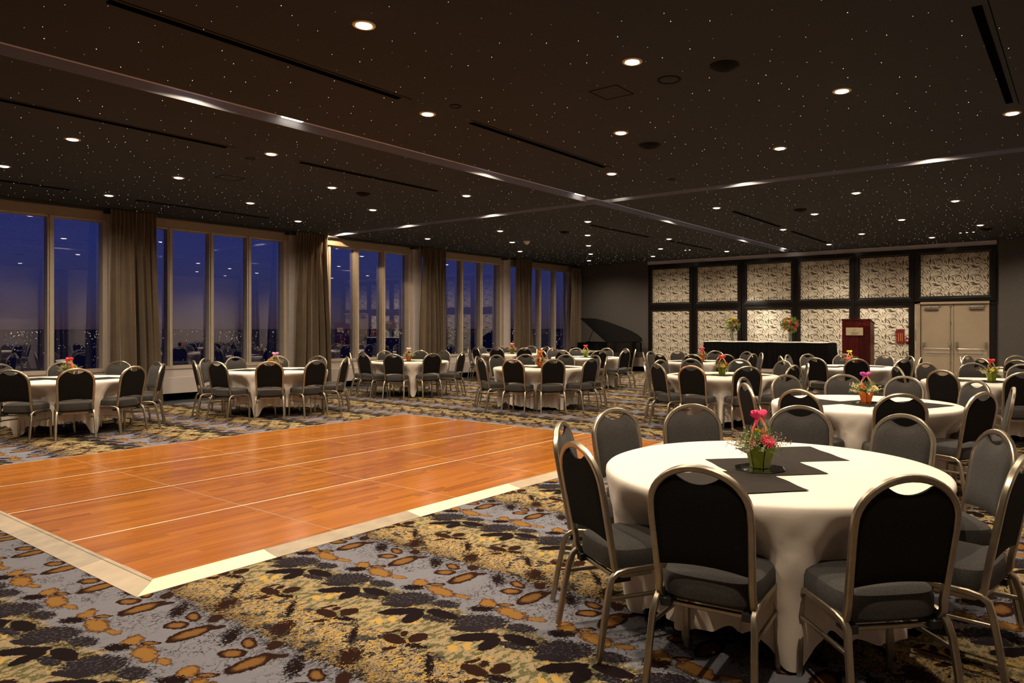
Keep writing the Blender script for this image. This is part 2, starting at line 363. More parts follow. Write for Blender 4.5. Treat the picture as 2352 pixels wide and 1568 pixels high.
# ---- far wall with panelling
wb = boxo('wall_back', (X1, X1+.12, Y0-.1, 15.0, 0, HC+.3), M['wall'], kind='structure')
bm = bmesh.new(); box(bm, X1-.02, X1+.01, 1.79, 11.65, 3.49, HC+.01)
bm_obj('fascia_board', bm, M['wallt'], wb)
PY = [(11.45, 10.13), (9.84, 8.53), (8.22, 6.90), (6.62, 5.28), (5.00, 3.78), (3.49, 1.95)]   # fabric fields, left to right
ZU, ZL = (2.25, 3.32), (.30, 1.97)
def prof_frame(bm, y0, y1, z0, z1, steps):
    """mitred picture-frame moulding round (y0..y1, z0..z1), growing outward; steps = [(outward offset, depth toward the room)]"""
    rows = []
    for o_, d in steps:
        rows.append([bm.verts.new((X1-d, y, z)) for y, z in ((y0-o_, z0-o_), (y1+o_, z0-o_), (y1+o_, z1+o_), (y0-o_, z1+o_))])
    for A, B in zip(rows, rows[1:]):
        for k in range(4): bm.faces.new((A[k], A[(k+1) % 4], B[(k+1) % 4], B[k]))
bm = bmesh.new()
box(bm, X1-.03, X1+.01, 1.80, 11.62, 2.00, 3.49)                     # backing boards behind the mouldings
box(bm, X1-.03, X1+.01, 3.66, 11.62, .0, 2.01); box(bm, X1-.03, X1+.01, 1.80, 1.94, .0, 2.01)
bm_obj('backing_board', bm, M['wenge'], wb)
steps = [(0, .034), (0, .050), (.055, .056), (.058, .070), (.066, .070), (.070, .058), (.082, .058), (.086, .076), (.096, .076), (.100, .062), (.112, .062), (.116, .084), (.130, .084), (.134, .03)]
# scroll strokes of one repeat (unit tile, origin at the big spiral)
def stroke(bm, pts, wmax, S_, org, lift, mode='taper'):
    n = len(pts); L_ = []; 
    for i, (a, b) in enumerate(pts):
        p = pts[max(0, i-1)]; q = pts[min(n-1, i+1)]; dx, dy = q[0]-p[0], q[1]-p[1]; l = math.hypot(dx, dy) or 1
        t = i/(n-1); w = wmax*.88*{'taper': sin(PI*(.04+.92*t))**.8, 'head': (1-t)**.7*min(1, t*8+.2), 'even': 1}[mode]+.0036
        L_.append([(a-dy/l*w, b+dx/l*w), (a+dy/l*w, b-dx/l*w)])
    vs = [[bm.verts.new((lift, org[0]-S_*u, org[1]+S_*v)) for u, v in r] for r in L_]
    for A, B in zip(vs, vs[1:]): bm.faces.new((A[0], A[1], B[1], B[0]))
def arc(cx, cy, r0, r1, a0, a1, n=12):
    return [(cx+(r0+(r1-r0)*i/n)*cos(math.radians(a0+(a1-a0)*i/n)), cy+(r0+(r1-r0)*i/n)*sin(math.radians(a0+(a1-a0)*i/n))) for i in range(n+1)]
def bez(p0, p1, p2, p3, n=10):
    o = []
    for i in range(n+1):
        t = i/n; o.append(tuple((1-t)**3*p0[k]+3*(1-t)**2*t*p1[k]+3*(1-t)*t*t*p2[k]+t**3*p3[k] for k in (0, 1)))
    return o
STK = [(arc(0, 0, .19, .17, 165, -5, 14), .030, 'taper'), (arc(0, 0, .17, .15, -5, -160, 12), .010, 'even'), (arc(0, -.02, .15, .15, -60, -135, 8), .026, 'taper'),
       (arc(0, 0, .15, .05, -160, -420, 16), .008, 'even'), (arc(-.01, -.01, .05, .02, -60, -230, 8), .012, 'taper'),
       (bez((-.36, .20), (-.20, .10), (-.14, .28), (.05, .31)), .022, 'head'), (bez((.05, .31), (.30, .28), (.33, .02), (.22, -.12)), .008, 'even'), (bez((.22, -.12), (.12, -.33), (-.05, -.40), (-.26, -.26)), .008, 'even'),
       (bez((-.30, -.27), (-.18, -.30), (-.05, -.40), (.14, -.37)), .030, 'taper'), (bez((-.34, -.36), (-.24, -.40), (-.14, -.34), (-.06, -.42)), .014, 'taper'),
       (bez((.50, .26), (.54, .12), (.50, .02), (.47, -.12)), .034, 'taper'), (bez((.50, .22), (.44, .14), (.46, .06), (.38, .04)), .012, 'taper'), (bez((.28, .10), (.36, .06), (.34, -.04), (.40, -.10)), .030, 'taper'),
       (bez((.52, .12), (.66, .14), (.76, .02), (.78, -.18)), .026, 'taper'), (bez((.70, .08), (.74, 0), (.68, -.06), (.72, -.12)), .018, 'taper'), (arc(.62, -.02, .06, .015, 120, 430, 12), .008, 'even'),
       (bez((.24, -.14), (.32, -.26), (.44, -.14), (.52, -.22)), .020, 'taper'), (bez((.42, -.20), (.50, -.28), (.52, -.38), (.60, -.44)), .024, 'taper'),
       (bez((.50, .24), (.52, .44), (.66, .54), (.84, .56)), .008, 'even'), (bez((.84, .56), (.92, .60), (.98, .66), (1.04, .62)), .012, 'taper'),
       (arc(.44, .50, .115, .04, 250, -60, 14), .008, 'even'), (arc(.46, .50, .02, .012, 0, 300, 6), .014, 'even'), (bez((.30, .60), (.34, .52), (.34, .40), (.46, .30)), .010, 'taper'),
       (arc(.90, .40, .085, .03, 200, -80, 12), .008, 'even'), (bez((.98, .42), (1.08, .36), (1.10, .26), (1.02, .22)), .008, 'even'), (bez((1.10, .46), (1.12, .40), (1.08, .36), (1.12, .28)), .022, 'taper'),
       (arc(.32, .30, .075, .03, 30, 330, 12), .008, 'even'), (bez((.10, .60), (.10, .52), (.20, .50), (.20, .40)), .022, 'taper'), (bez((.16, .47), (.22, .46), (.26, .40), (.24, .34)), .012, 'taper'),
       (bez((.64, .66), (.72, .70), (.82, .60), (.90, .66)), .020, 'taper'), (bez((-.12, .44), (-.05, .52), (-.02, .40), (.08, .46)), .008, 'even'), (bez((.56, .72), (.66, .78), (.78, .72), (.86, .76)), .024, 'taper')]
def fabric(y1, y0, z0, z1):
    fp = boxo('fabric_panel', (X1-.034, X1-.028, y0-.01, y1+.01, z0-.01, z1+.01), M['panel'], wb)
    bm = bmesh.new(); T_ = .432; y_ = y1+T_; j = 0
    while y_ > y0-T_:
        z_ = z0 - T_
        while z_ < z1 + T_:
            for i, (pts, w, mo) in enumerate(STK): stroke(bm, pts, w, T_, (y_, z_), X1-.0348-i*.00003, mo)
            z_ += T_
        y_ -= T_
    for co, no in (((0, y0, 0), (0, -1, 0)), ((0, y1, 0), (0, 1, 0)), ((0, 0, z0), (0, 0, -1)), ((0, 0, z1), (0, 0, 1))):
        bmesh.ops.bisect_plane(bm, geom=bm.verts[:]+bm.edges[:]+bm.faces[:], plane_co=co, plane_no=no, clear_outer=True)
    sp_ = bm_obj('scroll_pattern', bm, M['flock'], fp); sp_['kind'] = 'stuff'
    bm = bmesh.new(); prof_frame(bm, y0, y1, z0, z1, steps); bm_obj('panel_moulding', bm, M['wenge'], wb)
for i, (a, b) in enumerate(PY):
    fabric(a, b, *ZU)
    if i < 5: fabric(a, b, *ZL)
boxo('baseboard_back', (X1-.05, X1+.01, 11.62, 14.5, .16, .46), M['base'], kind='structure')
boxo('trim_3', (X1-.02, X1+.01, 11.62, 14.5, 0, .16), M['black'], kind='structure')
boxo('wall_right', (X0-.1, X1+.1, Y0-.12, Y0, 0, HC+.3), M['walll'], kind='structure')
boxo('wall_front', (X0-.12, X0, Y0-.1, 15.0, 0, HC+.3), M['wall'], kind='structure')
boxo('wall_corner', (X1-.16, X1+.02, Y0, 1.74, 0, HC+.02), M['wall'], kind='structure')

# ---- double doors
def door(n, y0, y1, hinge_left):
    d = boxo('door_%d' % n, (X1-.052, X1-.012, y0, y1, .01, 2.045), M['door'], kind='structure')
    fx = X1-.054
    bm = bmesh.new()                                                    # panic bar with its end brackets
    for y in (y0+.07, y1-.07): box(bm, fx-.05, fx, y-.022, y+.022, .95, 1.09, bev=.006); box(bm, fx-.09, fx-.04, y-.015, y+.015, .89, 1.02, bev=.008)
    ring_tube(bm, [(fx-.075, y0+.07, .90), (fx-.075, y1-.07, .90)], .012, 10); bm_obj('panic_bar', bm, M['steel'], d, True)
    boxo('kick_rail', (fx-.004, fx, y0+.04, y1-.04, .72, .84), M['frame'], d)
    bm = bmesh.new(); yc = y1-.26 if hinge_left else y0+.26; box(bm, fx-.05, fx, yc-.15, yc+.15, 1.90, 1.98, bev=.008)
    box(bm, fx-.035, fx-.02, yc-.2, yc+.1, 1.985, 2.0); box(bm, fx-.05, fx-.01, yc+.14, yc+.18, 1.92, 1.96); bm_obj('door_closer', bm, M['steel'], d)
    return d
d1 = door(1, 2.735, 3.48, True); d2 = door(2, 1.95, 2.725, False)
bm = bmesh.new(); ring_tube(bm, [(X1-.07, 2.80, .03), (X1-.07, 2.80, 2.04)], .008, 8)
for z in (.55, 1.55, 1.98): box(bm, X1-.085, X1-.052, 2.78, 2.82, z, z+.03)
bm_obj('vertical_rod', bm, M['steel'], d1)
bm = bmesh.new(); box(bm, X1-.09, X1+.01, 3.50, 3.63, 0, 2.10); box(bm, X1-.09, X1+.01, 1.94, 3.63, 2.055, 2.10); box(bm, X1-.10, X1+.01, 3.54, 3.57, 0, 2.07); box(bm, X1-.10, X1, 1.94, 3.57, 2.045, 2.06)
fr = S(bm_obj('trim_4', bm, M['door']))
bm = bmesh.new(); box(bm, X1-.10, X1-.08, 3.585, 3.622, .86, 1.48, bev=.003); box(bm, X1-.106, X1-.09, 3.598, 3.609, 1.1, 1.4, mi=1); bm_obj('strike_plate', bm, [M['frame'], M['plastic']], fr)

# ---- window wall: five bays
YG, YF = 14.72, 14.58
bm = bmesh.new(); box(bm, X0, X1, 14.45, 14.9, .15, .46, bev=.004); S(bm_obj('trim_5', bm, M['walll']))
bm = bmesh.new(); box(bm, X0, X1, 14.60, 14.9, .45, .64); S(bm_obj('wall_left', bm, M['walll']))
boxo('trim_6', (X0, X1, 14.7, 14.85, 0, .16), M['black'], kind='structure')
boxo('trim_7', (X0, X1, 14.62, 14.9, 3.42, HC+.02), M['header'], kind='structure')
E_ = [5.55, 9.19, 12.83, 16.48, 20.12]
boxo('trim_8', (X0, 2.27, 14.5, 14.9, .45, HC+.01), M['walll'], kind='structure')
for i, e_ in enumerate(E_):
    boxo('trim_%d' % (9+i), (e_+.05, (e_+.37) if i < 4 else X1+.02, 14.48, 14.9, .44, HC+.01), M['walll'], kind='structure')
    w = S(empty('window_%d' % (i+1), (e_-1.64, 14.65, .64)))
    def wp(name, x0, x1, y0, y1, z0, z1, m, bev=0):
        bm = bmesh.new(); box(bm, x0-(e_-1.64), x1-(e_-1.64), y0-14.65, y1-14.65, z0-.64, z1-.64, bev=bev); return bm_obj(name, bm, m, w)
    xl = e_-3.28
    wp('header_board', xl-.02, e_+.15, 14.52, 14.64, 3.40, 3.56, M['header'])
    wp('sill_rail', xl, e_+.06, 14.58, 14.76, .62, .685, M['frame'], .004)
    wp('head_rail', xl, e_+.06, 14.60, 14.76, 3.37, 3.43, M['frame'], .004)
    wp('jamb', e_-.02, e_+.06, 14.57, 14.76, .64, 3.43, M['frame'], .004); wp('jamb', xl-.06, xl+.02, 14.57, 14.76, .64, 3.43, M['frame'], .004)
    for k in range(1, 4):
        x = e_-.82*k
        mu = wp('mullion', x-.05, x+.05, 14.60, 14.76, .66, 3.42, M['frame'], .004)
        bm = bmesh.new(); box(bm, x-.022-(e_-1.64), x+.022-(e_-1.64), 14.575-14.65, 14.61-14.65, .03, 2.76); bm_obj('mullion_bead', bm, M['frame'], mu)
    for k in range(4):
        wp('pane', e_-.82*(k+1)+.03, e_-.82*k-.03, 14.715, 14.725, .66, 3.40, M['glass'])
    tr = empty('curtain_track', (e_-1.64, 14.42, 3.57), label='black curtain track above the %s window bay from the camera' % ['first', 'second', 'third', 'fourth', 'fifth'][i], cat='curtain track', group='curtain tracks above the windows')
    bm = bmesh.new(); box(bm, -1.68, 1.72, -.06, .06, -.01, .028); bm_obj('track_rail', bm, M['plastic'], tr)
    bm = bmesh.new(); box(bm, 1.6, 1.78, -.08, .08, -.055, .01, bev=.01); bm_obj('end_bracket', bm, M['plastic'], tr)

# ---- curtains
def curtain(xa, xb, xa2, xb2, label, seed, ztop=3.585, header=False):
    rnd = random.Random(seed); nu, nv = 150, 26; bm = bmesh.new(); G = []
    folds = 9 if xb-xa > .6 else 5; ph = [rnd.uniform(-.5, .5) for _ in range(folds*2+4)]; am = [rnd.uniform(.6, 1.2) for _ in range(folds*2+4)]
    for j in range(nv+1):
        t = j/nv; row = []; bl = min(1, t*1.6)**.7
        for i in range(nu+1):
            u = i/nu; z = ztop-(ztop-.015)*t
            q1 = u*folds*1.25; q2 = u*folds*.58 + .35*sin(u*6+seed) + .10*sin(3*t+seed)
            f1 = sin(q1*2*PI); f2 = sin(q2*2*PI); f2 = math.copysign(abs(f2)**.75, f2)
            am_ = .7+.35*sin(u*9+seed*3)
            y = 14.27 - (.040*f1*(1-bl*.75) + .125*am_*f2*bl) + .03*sin(u*7+seed*2+t*1.7)*t
            x = (xa*(1-t)+xa2*t) + ((xb-xa)*(1-t)+(xb2-xa2)*t)*u
            if header and t < .06: y = 14.27-.02*sin(u*folds*6*PI)
            row.append(bm.verts.new((x-(xa+xb)/2 + .010*cos(q2*2*PI)*bl, y-14.27, z)))
        G.append(row)
    for A, B in zip(G, G[1:]):
        for i in range(nu): bm.faces.new((A[i], A[i+1], B[i+1], B[i]))
    o = bm_obj('curtain', bm, M['curtain'], None, True, loc=((xa+xb)/2, 14.27, 0)); tag(o, label, 'curtain', 'bronze satin curtains')
    return o
curtain(5.54, 6.31, 5.48, 6.42, 'bronze satin curtain gathered between the first and second window bays, nearest', 1)
curtain(9.29, 10.08, 9.13, 10.16, 'bronze satin curtain brightly lit on its right edge, second from camera', 2)
curtain(13.03, 13.84, 12.95, 13.86, 'bronze satin curtain between third and fourth window bays, middle of five', 3)
curtain(16.88, 17.62, 16.80, 17.66, 'bronze satin curtain fourth from the camera, before the last window bay', 4)
curtain(19.86, 20.36, 19.82, 20.33, 'narrow bronze curtain with pinch pleats in the corner by the piano', 5, 3.50, True)
for k_, xc in enumerate((2.6, 9.9, 17.3)):        # the same curtains across the room, seen reflected in the panes
    o = curtain(xc-.45, xc+.45, xc-.5, xc+.5, '', 11+k_); o.location = (xc, Y0+.16, 0); o.rotation_euler = (0, 0, PI)
    tag(o, 'curtain across the room, seen only reflected in the panes, ' + ['nearest the camera', 'middle of three', 'farthest of three'][k_], 'curtain', 'curtains seen in the window reflections')

# ---- city outside
bm = bmesh.new(); vs = [bm.verts.new(v) for v in ((-40000, 16, -85), (60000, 16, -85), (60000, 50000, -85), (-40000, 50000, -85))]; bm.faces.new(vs)
o = bm_obj('ground', bm, M['ground']); S(o)
bm = bmesh.new(); bm2 = bmesh.new(); rs = random.Random(11)
for i in range(3200):
    d = 460*math.exp(rs.random()**.85*3.8); a = rs.uniform(-.25, 1.75)
    if rs.random() < .45: a = round(a*14)/14 + rs.gauss(0, .006)
    x = d*sin(a); y = 20+d*cos(a); r = d/1635*rs.choice((.28, .33, .38, .45, .7))
    b_ = bm if rs.random() < .72 else bm2; z = -85+r+rs.uniform(0, 8)
    v = [b_.verts.new((x+dx*r, y+dy*r, z+dz*r)) for dx, dy, dz in ((1,0,0), (0,1,0), (-1,0,0), (0,-1,0), (0,0,1), (0,0,-1))]
    for k in range(4): b_.faces.new((v[k], v[(k+1) % 4], v[4])); b_.faces.new((v[(k+1) % 4], v[k], v[5]))
for b_, m_, l_ in ((bm, glow('city_warm', (1, .66, .36), 2.6), 'distant warm city lights below the windows'), (bm2, glow('city_white', (.9, .92, 1), 2.2), 'distant white city lights below the windows')):
    o = bm_obj('city_lights', b_, m_); o['kind'] = 'stuff'; tag(o, l_, 'city lights')

# ================================================================= ceiling fittings
U = 2.17
YA = [.28, 1.38, 2.49, 3.79, 4.885, 5.965]; XA = [.70, 2.305, 3.9, 5.52, 7.13, 8.72]; YB = [.835, 1.93, 4.345, 5.41]; XB = [1.505, 3.11, 6.325, 7.95]
spots = [(x*U, y*U, 'A', i, j) for i, x in enumerate(XA) for j, y in enumerate(YA)] + [(x*U, y*U, 'B', i, j) for i, x in enumerate(XB) for j, y in enumerate(YB)]
ld = bpy.data.lights.new('downlight_lamp', 'SPOT'); ld.energy = LAMP_W; ld.color = LAMP_C; ld.spot_size = math.radians(158); ld.spot_blend = 1.0; ld.shadow_soft_size = .045
proto = empty('downlight', (spots[0][0], spots[0][1], HC), cat='ceiling light')
bm = bmesh.new(); lathe(bm, [(.062, .001), (.066, -.007), (.080, -.006), (.084, 0)], 28, cap=False); bm_obj('trim_ring', bm, M['ring'], proto, True)
bm = bmesh.new(); lathe(bm, [(.040, -.0008), (.050, -.0035), (.0625, -.0045)], 28, cap=False); bm_obj('reflector', bm, M['can'], proto, True)
bm = bmesh.new(); lathe(bm, [(.058, -.0055), (.050, -.011), (.030, -.016), (.0001, -.018)], 24, cap=False); bm_obj('lamp_lens', bm, M['lens'], proto, True)
ORD = ['first', 'second', 'third', 'fourth', 'fifth', 'sixth', 'seventh', 'eighth', 'ninth', 'tenth']
rows = sorted({round(s[1], 3) for s in spots}, reverse=True)
for n, (x, y, k, i, j) in enumerate(sorted(spots, key=lambda s: s[0])):
    row = rows.index(round(y, 3)); same = sorted(s[0] for s in spots if round(s[1], 3) == round(y, 3)); q = same.index(x)
    lab = 'round warm downlight, %s row from windows, %s along from camera end' % (ORD[row], ORD[q])
    d = dup(proto, (x, y, HC), 0, lab, 'recessed downlights in the starry ceiling')
    lo = bpy.data.objects.new('lamp_light', ld); COL.objects.link(lo); lo.parent = d; lo.location = (0, 0, -.03)
for c in list(proto.children): bpy.data.objects.remove(c)
bpy.data.objects.remove(proto)

# lamps inside the slots; rectangles past the nearest are lit roof made to glow
sl = bpy.data.lights.new('slot_lamp', 'SPOT'); sl.energy = 22; sl.color = (1, .76, .46); sl.spot_size = math.radians(168); sl.spot_blend = .12; sl.shadow_soft_size = .008
sl2 = sl.copy(); sl2.energy = 130
SL = [(3.43, 'x'), (7.59, 'x'), (13.1, 'x'), (17.06, 'x'), (4.46, 'xl'), (9.85, 'xl'), (19.9, 'xl'), (1.64, 'y'), (4.22, 'y'), (9.39, 'y'), (11.84, 'y'), (14.03, 'y'), (6.45, 'yl')]
nx = ny = 0
for v, k in SL:
    if k[0] == 'x': loc = (v, 6.76, HC+.075) if k == 'x' else (v, 6.90, HC+SD); nx += 1; lab = 'small lamp hidden in the long ceiling slot, %s listed from the camera' % ORD[nx-1]
    else: loc = (10.20, v, HC+.075) if k == 'y' else (10.3, v, HC+SD); ny += 1; lab = 'small lamp hidden in the crosswise ceiling slot, %s listed' % ORD[ny-1]
    fx = empty('slot_lamp', loc, 0 if k[0] == 'x' else PI/2, ('slot lamp lighting the long pale ceiling slot at its %s patch' if k == 'x' else 'bright rectangle in the long pale ceiling slot, %s') % {3.43: 'first, largest', 7.59: 'second', 13.1: 'third', 17.06: 'last', 4.46: 'nearest', 9.85: 'added lit-roof glow by the crossing', 19.9: 'added lit-roof glow by the far wall'}[v] if k[0] == 'x' else 'crosswise ceiling slot, %s' % {1.64: 'slot lamp lighting its rightmost patch', 4.22: 'slot lamp lighting its second patch from right', 9.39: 'slot lamp lighting its first patch left of the crossing', 11.84: 'slot lamp lighting its second patch left of the crossing', 14.03: 'slot lamp lighting its patch over the second curtain', 6.45: 'added lit-roof glow at the crossing'}[v], 'ceiling light', 'small lamps in the long slot' if k[0] == 'x' else 'small lamps in the crosswise slot')
    bm = bmesh.new()
    if len(k) == 1: box(bm, -.03, .03, -.025, .025, 0, .012); bm_obj('housing', bm, M['ring'], fx)
    else: box(bm, -.12, .12, -.045, .045, -.012, 0, bev=.003); bm_obj('lens', bm, M['lens'], fx)  # only the nearest is a lens, the others a glow added for lit roof
    if len(k) == 1:
        lo = bpy.data.objects.new('lamp_light', sl if v != 14.03 else sl2); COL.objects.link(lo); lo.parent = fx; lo.location = (0, 0, -.003)

# accent spots aimed at the panelled wall
al = bpy.data.lights.new('accent', 'SPOT'); al.energy = 330; al.color = (1, .92, .74); al.spot_size = math.radians(24); al.spot_blend = .5; al.shadow_soft_size = .02
al2 = al.copy(); al2.energy = 300
ACC = [((17.95, 9.03), (20.4, 7.95, 1.65), al), ((17.95, 8.90), (20.4, 7.2, 1.2), al), ((18.36, 2.32), (20.4, 6.0, 1.75), al2), ((18.36, 2.19), (20.4, 5.45, 1.25), al2), ((18.36, 2.06), (20.4, 4.6, 1.2), al2)]
for i, ((x, y), t, l_) in enumerate(ACC):
    fx = empty('accent_spotlight', (x, y, HC), 0, ['left of two tiny accent spots in the ceiling before the head table', 'right of two tiny accent spots in the ceiling before the head table', 'left of three tiny accent spots in a row before the double doors', 'middle of three tiny accent spots in a row before the double doors', 'right of three tiny accent spots in a row before the double doors'][i], 'ceiling light', 'tiny accent spots')
    bm = bmesh.new(); lathe(bm, [(.028, 0), (.030, -.008), (.022, -.010)], 16, cap=False); bm_obj('trim_ring', bm, M['ring'], fx, True)
    bm = bmesh.new(); lathe(bm, [(.022, -.009), (.0001, -.016)], 16, cap=False); bm_obj('lamp_lens', bm, M['lens'], fx, True)
    lo = bpy.data.objects.new('lamp_light', l_); COL.objects.link(lo); lo.parent = fx; lo.location = (0, 0, -.03)
    lo.rotation_euler = (Vector((0, 0, -.03)) - (Vector(t)-Vector((x, y, HC)))).to_track_quat('Z', 'Y').to_euler()

# long slot air diffusers
DF = [(2.03, 4.49, 5.25), (2.03, 4.49, 8.35), (5.49, 8.04, 5.26), (5.48, 7.89, 8.32), (2.0, 4.43, 12.92), (12.52, 14.97, 5.31), (15.89, 18.5, 5.35), (12.43, 14.87, 8.45), (15.85, 18.28, 8.39), (5.51, 8.04, .60), (5.46, 7.88, 13.05)]
for i, (a, b, y) in enumerate(DF):
    lab = 'long black slot diffuser, %s one %s' % (['near', 'near', 'second', 'second', 'near', 'third', 'far', 'third', 'far', 'right-hand', 'second'][i], ['in the row just this side of the long slot', 'in the row just beyond the long slot', 'in the row just this side of the long slot', 'in the row just beyond the long slot', 'in the row by the windows', 'in the row just this side of the long slot', 'in the row just this side of the long slot', 'in the row just beyond the long slot', 'in the row just beyond the long slot', 'at the upper right', 'in the row by the windows'][i])
    dv = empty('slot_diffuser', ((a+b)/2, y, HC), 0, lab, 'air vent', 'long slot diffusers'); l = (b-a)/2
    bm = bmesh.new(); box(bm, -l, l, -.03, -.024, -.008, .002); box(bm, -l, l, .024, .03, -.008, .002); box(bm, -l-.006, -l, -.03, .03, -.008, .002); box(bm, l, l+.006, -.03, .03, -.008, .002)
    bm_obj('diffuser_frame', bm, M['black'], dv)
    bm = bmesh.new(); box(bm, -l, l, -.024, .024, -.003, .001); bm_obj('dark_opening', bm, M['black'], dv)
    bm = bmesh.new(); box(bm, -l-.08, l+.10, -.075, -.069, -.003, .001); bm_obj('edge_trim', bm, M['black'], dv)
for n, (x, y, r, k) in enumerate([(7.4, 4.19, .13, 'black domed speaker in the ceiling, nearest of the speakers'), (7.34, 9.43, .12, 'black domed speaker beyond the long slot, nearer one'), (13.05, 4.24, .13, 'black domed speaker beyond the crosswise slot, left of the right rear downlights'), (12.94, 9.52, .12, 'black domed speaker in the far window-side ceiling bay'), (17.96, 1.77, .13, 'black domed speaker beside the far right downlight near the doors'), (5.52, 2.42, .12, 'faint black speaker high between the two nearest downlights')]):
    sp_ = empty('ceiling_speaker', (x, y, HC), 0, k, 'speaker', 'black ceiling speakers')
    bm = bmesh.new(); lathe(bm, [(r, 0), (r*1.02, -.006), (r*.93, -.010)], 28, cap=False); bm_obj('speaker_rim', bm, M['speaker'], sp_, True)
    bm = bmesh.new(); lathe(bm, [(r*.93, -.009), (r*.7, -.030), (r*.35, -.046), (.0001, -.052)], 28, cap=False); bm_obj('grille', bm, M['speaker'], sp_, True)
sm = empty('smoke_detector', (13.74, 11.28, HC), 0, 'pale domed detector on the far window-side ceiling', 'smoke detector')
bm = bmesh.new(); lathe(bm, [(.085, 0), (.09, -.02), (.075, -.03)], 24, cap=False); bm_obj('detector_base', bm, M['smoke'], sm, True)
bm = bmesh.new(); lathe(bm, [(.075, -.03), (.06, -.06), (.03, -.085), (.0001, -.095)], 24, cap=False); bm_obj('detector_dome', bm, M['smoke'], sm, True)
for x, y, l_ in ((5.54, 3.54, 'square dark access hatch between the nearest downlights and the long slot'), (5.44, 10.01, 'square dark access hatch beyond the long slot over the window side')):
    h = empty('access_hatch', (x, y, HC), 0, l_, 'hatch', 'ceiling access hatches')
    bm = bmesh.new()
    for q in ((-.15, .15, -.15, -.146), (-.15, .15, .146, .15), (-.15, -.146, -.15, .15), (.146, .15, -.15, .15)): box(bm, *q, -.004, .001)
    bm_obj('hatch_frame', bm, M['black'], h); bm = bmesh.new(); box(bm, -.14, .14, -.14, .14, -.002, .001); bm_obj('hatch_panel', bm, M['ceiling'], h)
for x, y, l_ in ((4.98, 4.99, 'small dark sprinkler ring beside the second nearest downlight'), (4.98, 8.66, 'small dark sprinkler ring left beyond the long slot'), (9.3, 4.9, 'small dark sprinkler ring before the crosswise slot'), (5.55, 2.95, 'dark round detector base right of the access hatch')):
    h = empty('sprinkler_cap', (x, y, HC), 0, l_, 'sprinkler', 'ceiling sprinkler caps'); r = .10 if y == 2.95 else .055
    bm = bmesh.new(); lathe(bm, [(r*.75, -.002), (r, -.008), (r*1.05, 0)], 20, cap=False); bm_obj('cap_ring', bm, M['speaker'], h, True)
    bm = bmesh.new(); lathe(bm, [(r*.78, -.003), (.0001, -.006)], 20, cap=False); bm_obj('cap_disc', bm, M['ceiling'], h, True)

# ================================================================= dance floor
DX0, DX1, DY0, DY1 = 1.862, 7.81, 4.232, 8.985; nxp, nyp = 5, 4; zt = .022
df = empty('dance_floor', ((DX0+DX1)/2, (DY0+DY1)/2, 0), 0, 'orange wood portable dance floor with aluminium ramp edging on the carpet', 'dance floor')
ox, oy = (DX0+DX1)/2, (DY0+DY1)/2; px_, py_ = (DX1-DX0)/nxp, (DY1-DY0)/nyp
bm = bmesh.new(); box(bm, -px_/2+.004, px_/2-.004, -py_/2+.004, py_/2-.004, .001, zt, bev=.0015); me_o = bm_obj('floor_panel', bm, M['floorwood'], df); me_o.location = (-ox+DX0+px_/2, -oy+DY0+py_/2, 0)
for i in range(nxp):
    for j in range(nyp):
        if i or j:
            c = me_o.copy(); COL.objects.link(c); c.parent = df; c.location = (DX0+px_*(i+.5)-ox, DY0+py_*(j+.5)-oy, 0)
for j in range(1, nyp):
    boxo('seam_strip', (DX0-ox, DX1-ox, DY0+py_*j-oy-.0065, DY0+py_*j-oy+.0065, .002, zt+.0004), M['seam'], df)
for i in range(1, nxp):
    boxo('seam_strip', (DX0+px_*i-ox-.0035, DX0+px_*i-ox+.0035, DY0-oy, DY1-oy, .002, zt-.0005), M['seam2'], df)
RW = .155
def ramp(pts, m):    # pts: inner a, inner b, outer b, outer a (xy)
    bm = bmesh.new(); a, b, c, d = [(p[0]-ox, p[1]-oy) for p in pts]
    def lerp(p, q, t): return (p[0]+(q[0]-p[0])*t, p[1]+(q[1]-p[1])*t)
    i1, i2 = lerp(a, d, .16), lerp(b, c, .16)
    T1 = [bm.verts.new((*p, z)) for p, z in ((a, zt+.002), (b, zt+.002), (i2, zt+.002), (i1, zt+.002), (lerp(b, c, .18), zt-.001), (lerp(a, d, .18), zt-.001), (c, .003), (d, .003), (a, .0), (b, .0), (c, .0), (d, .0))]
    for q in ((0, 1, 2, 3), (3, 2, 4, 5), (5, 4, 6, 7), (7, 6, 10, 11), (0, 8, 9, 1), (8, 11, 10, 9), (1, 9, 10, 6, 4, 2), (0, 3, 5, 7, 11, 8)): bm.faces.new([T1[k] for k in q])
    bm_obj('ramp_edging', bm, m, df)
xs = [DX0, 2.52, 3.70, 4.88, 6.06, 7.24, DX1]
for i in range(len(xs)-1):
    a, b = xs[i], xs[i+1]; oa = a-RW if i == 0 else a; ob = b+RW if i == len(xs)-2 else b
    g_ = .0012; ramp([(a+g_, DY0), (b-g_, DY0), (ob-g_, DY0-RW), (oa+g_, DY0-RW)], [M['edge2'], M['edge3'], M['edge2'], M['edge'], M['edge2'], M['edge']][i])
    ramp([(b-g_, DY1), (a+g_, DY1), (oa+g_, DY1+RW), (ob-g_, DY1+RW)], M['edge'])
ys = [DY0, 4.85, 6.03, 7.21, 8.39, DY1]
for j in range(len(ys)-1):
    a, b = ys[j], ys[j+1]; oa = a-RW if j == 0 else a; ob = b+RW if j == len(ys)-2 else b
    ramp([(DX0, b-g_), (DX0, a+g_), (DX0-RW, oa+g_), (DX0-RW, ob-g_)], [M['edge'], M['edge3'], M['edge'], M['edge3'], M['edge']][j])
    ramp([(DX1, a+g_), (DX1, b-g_), (DX1+RW, ob-g_), (DX1+RW, oa+g_)], M['edge3'])

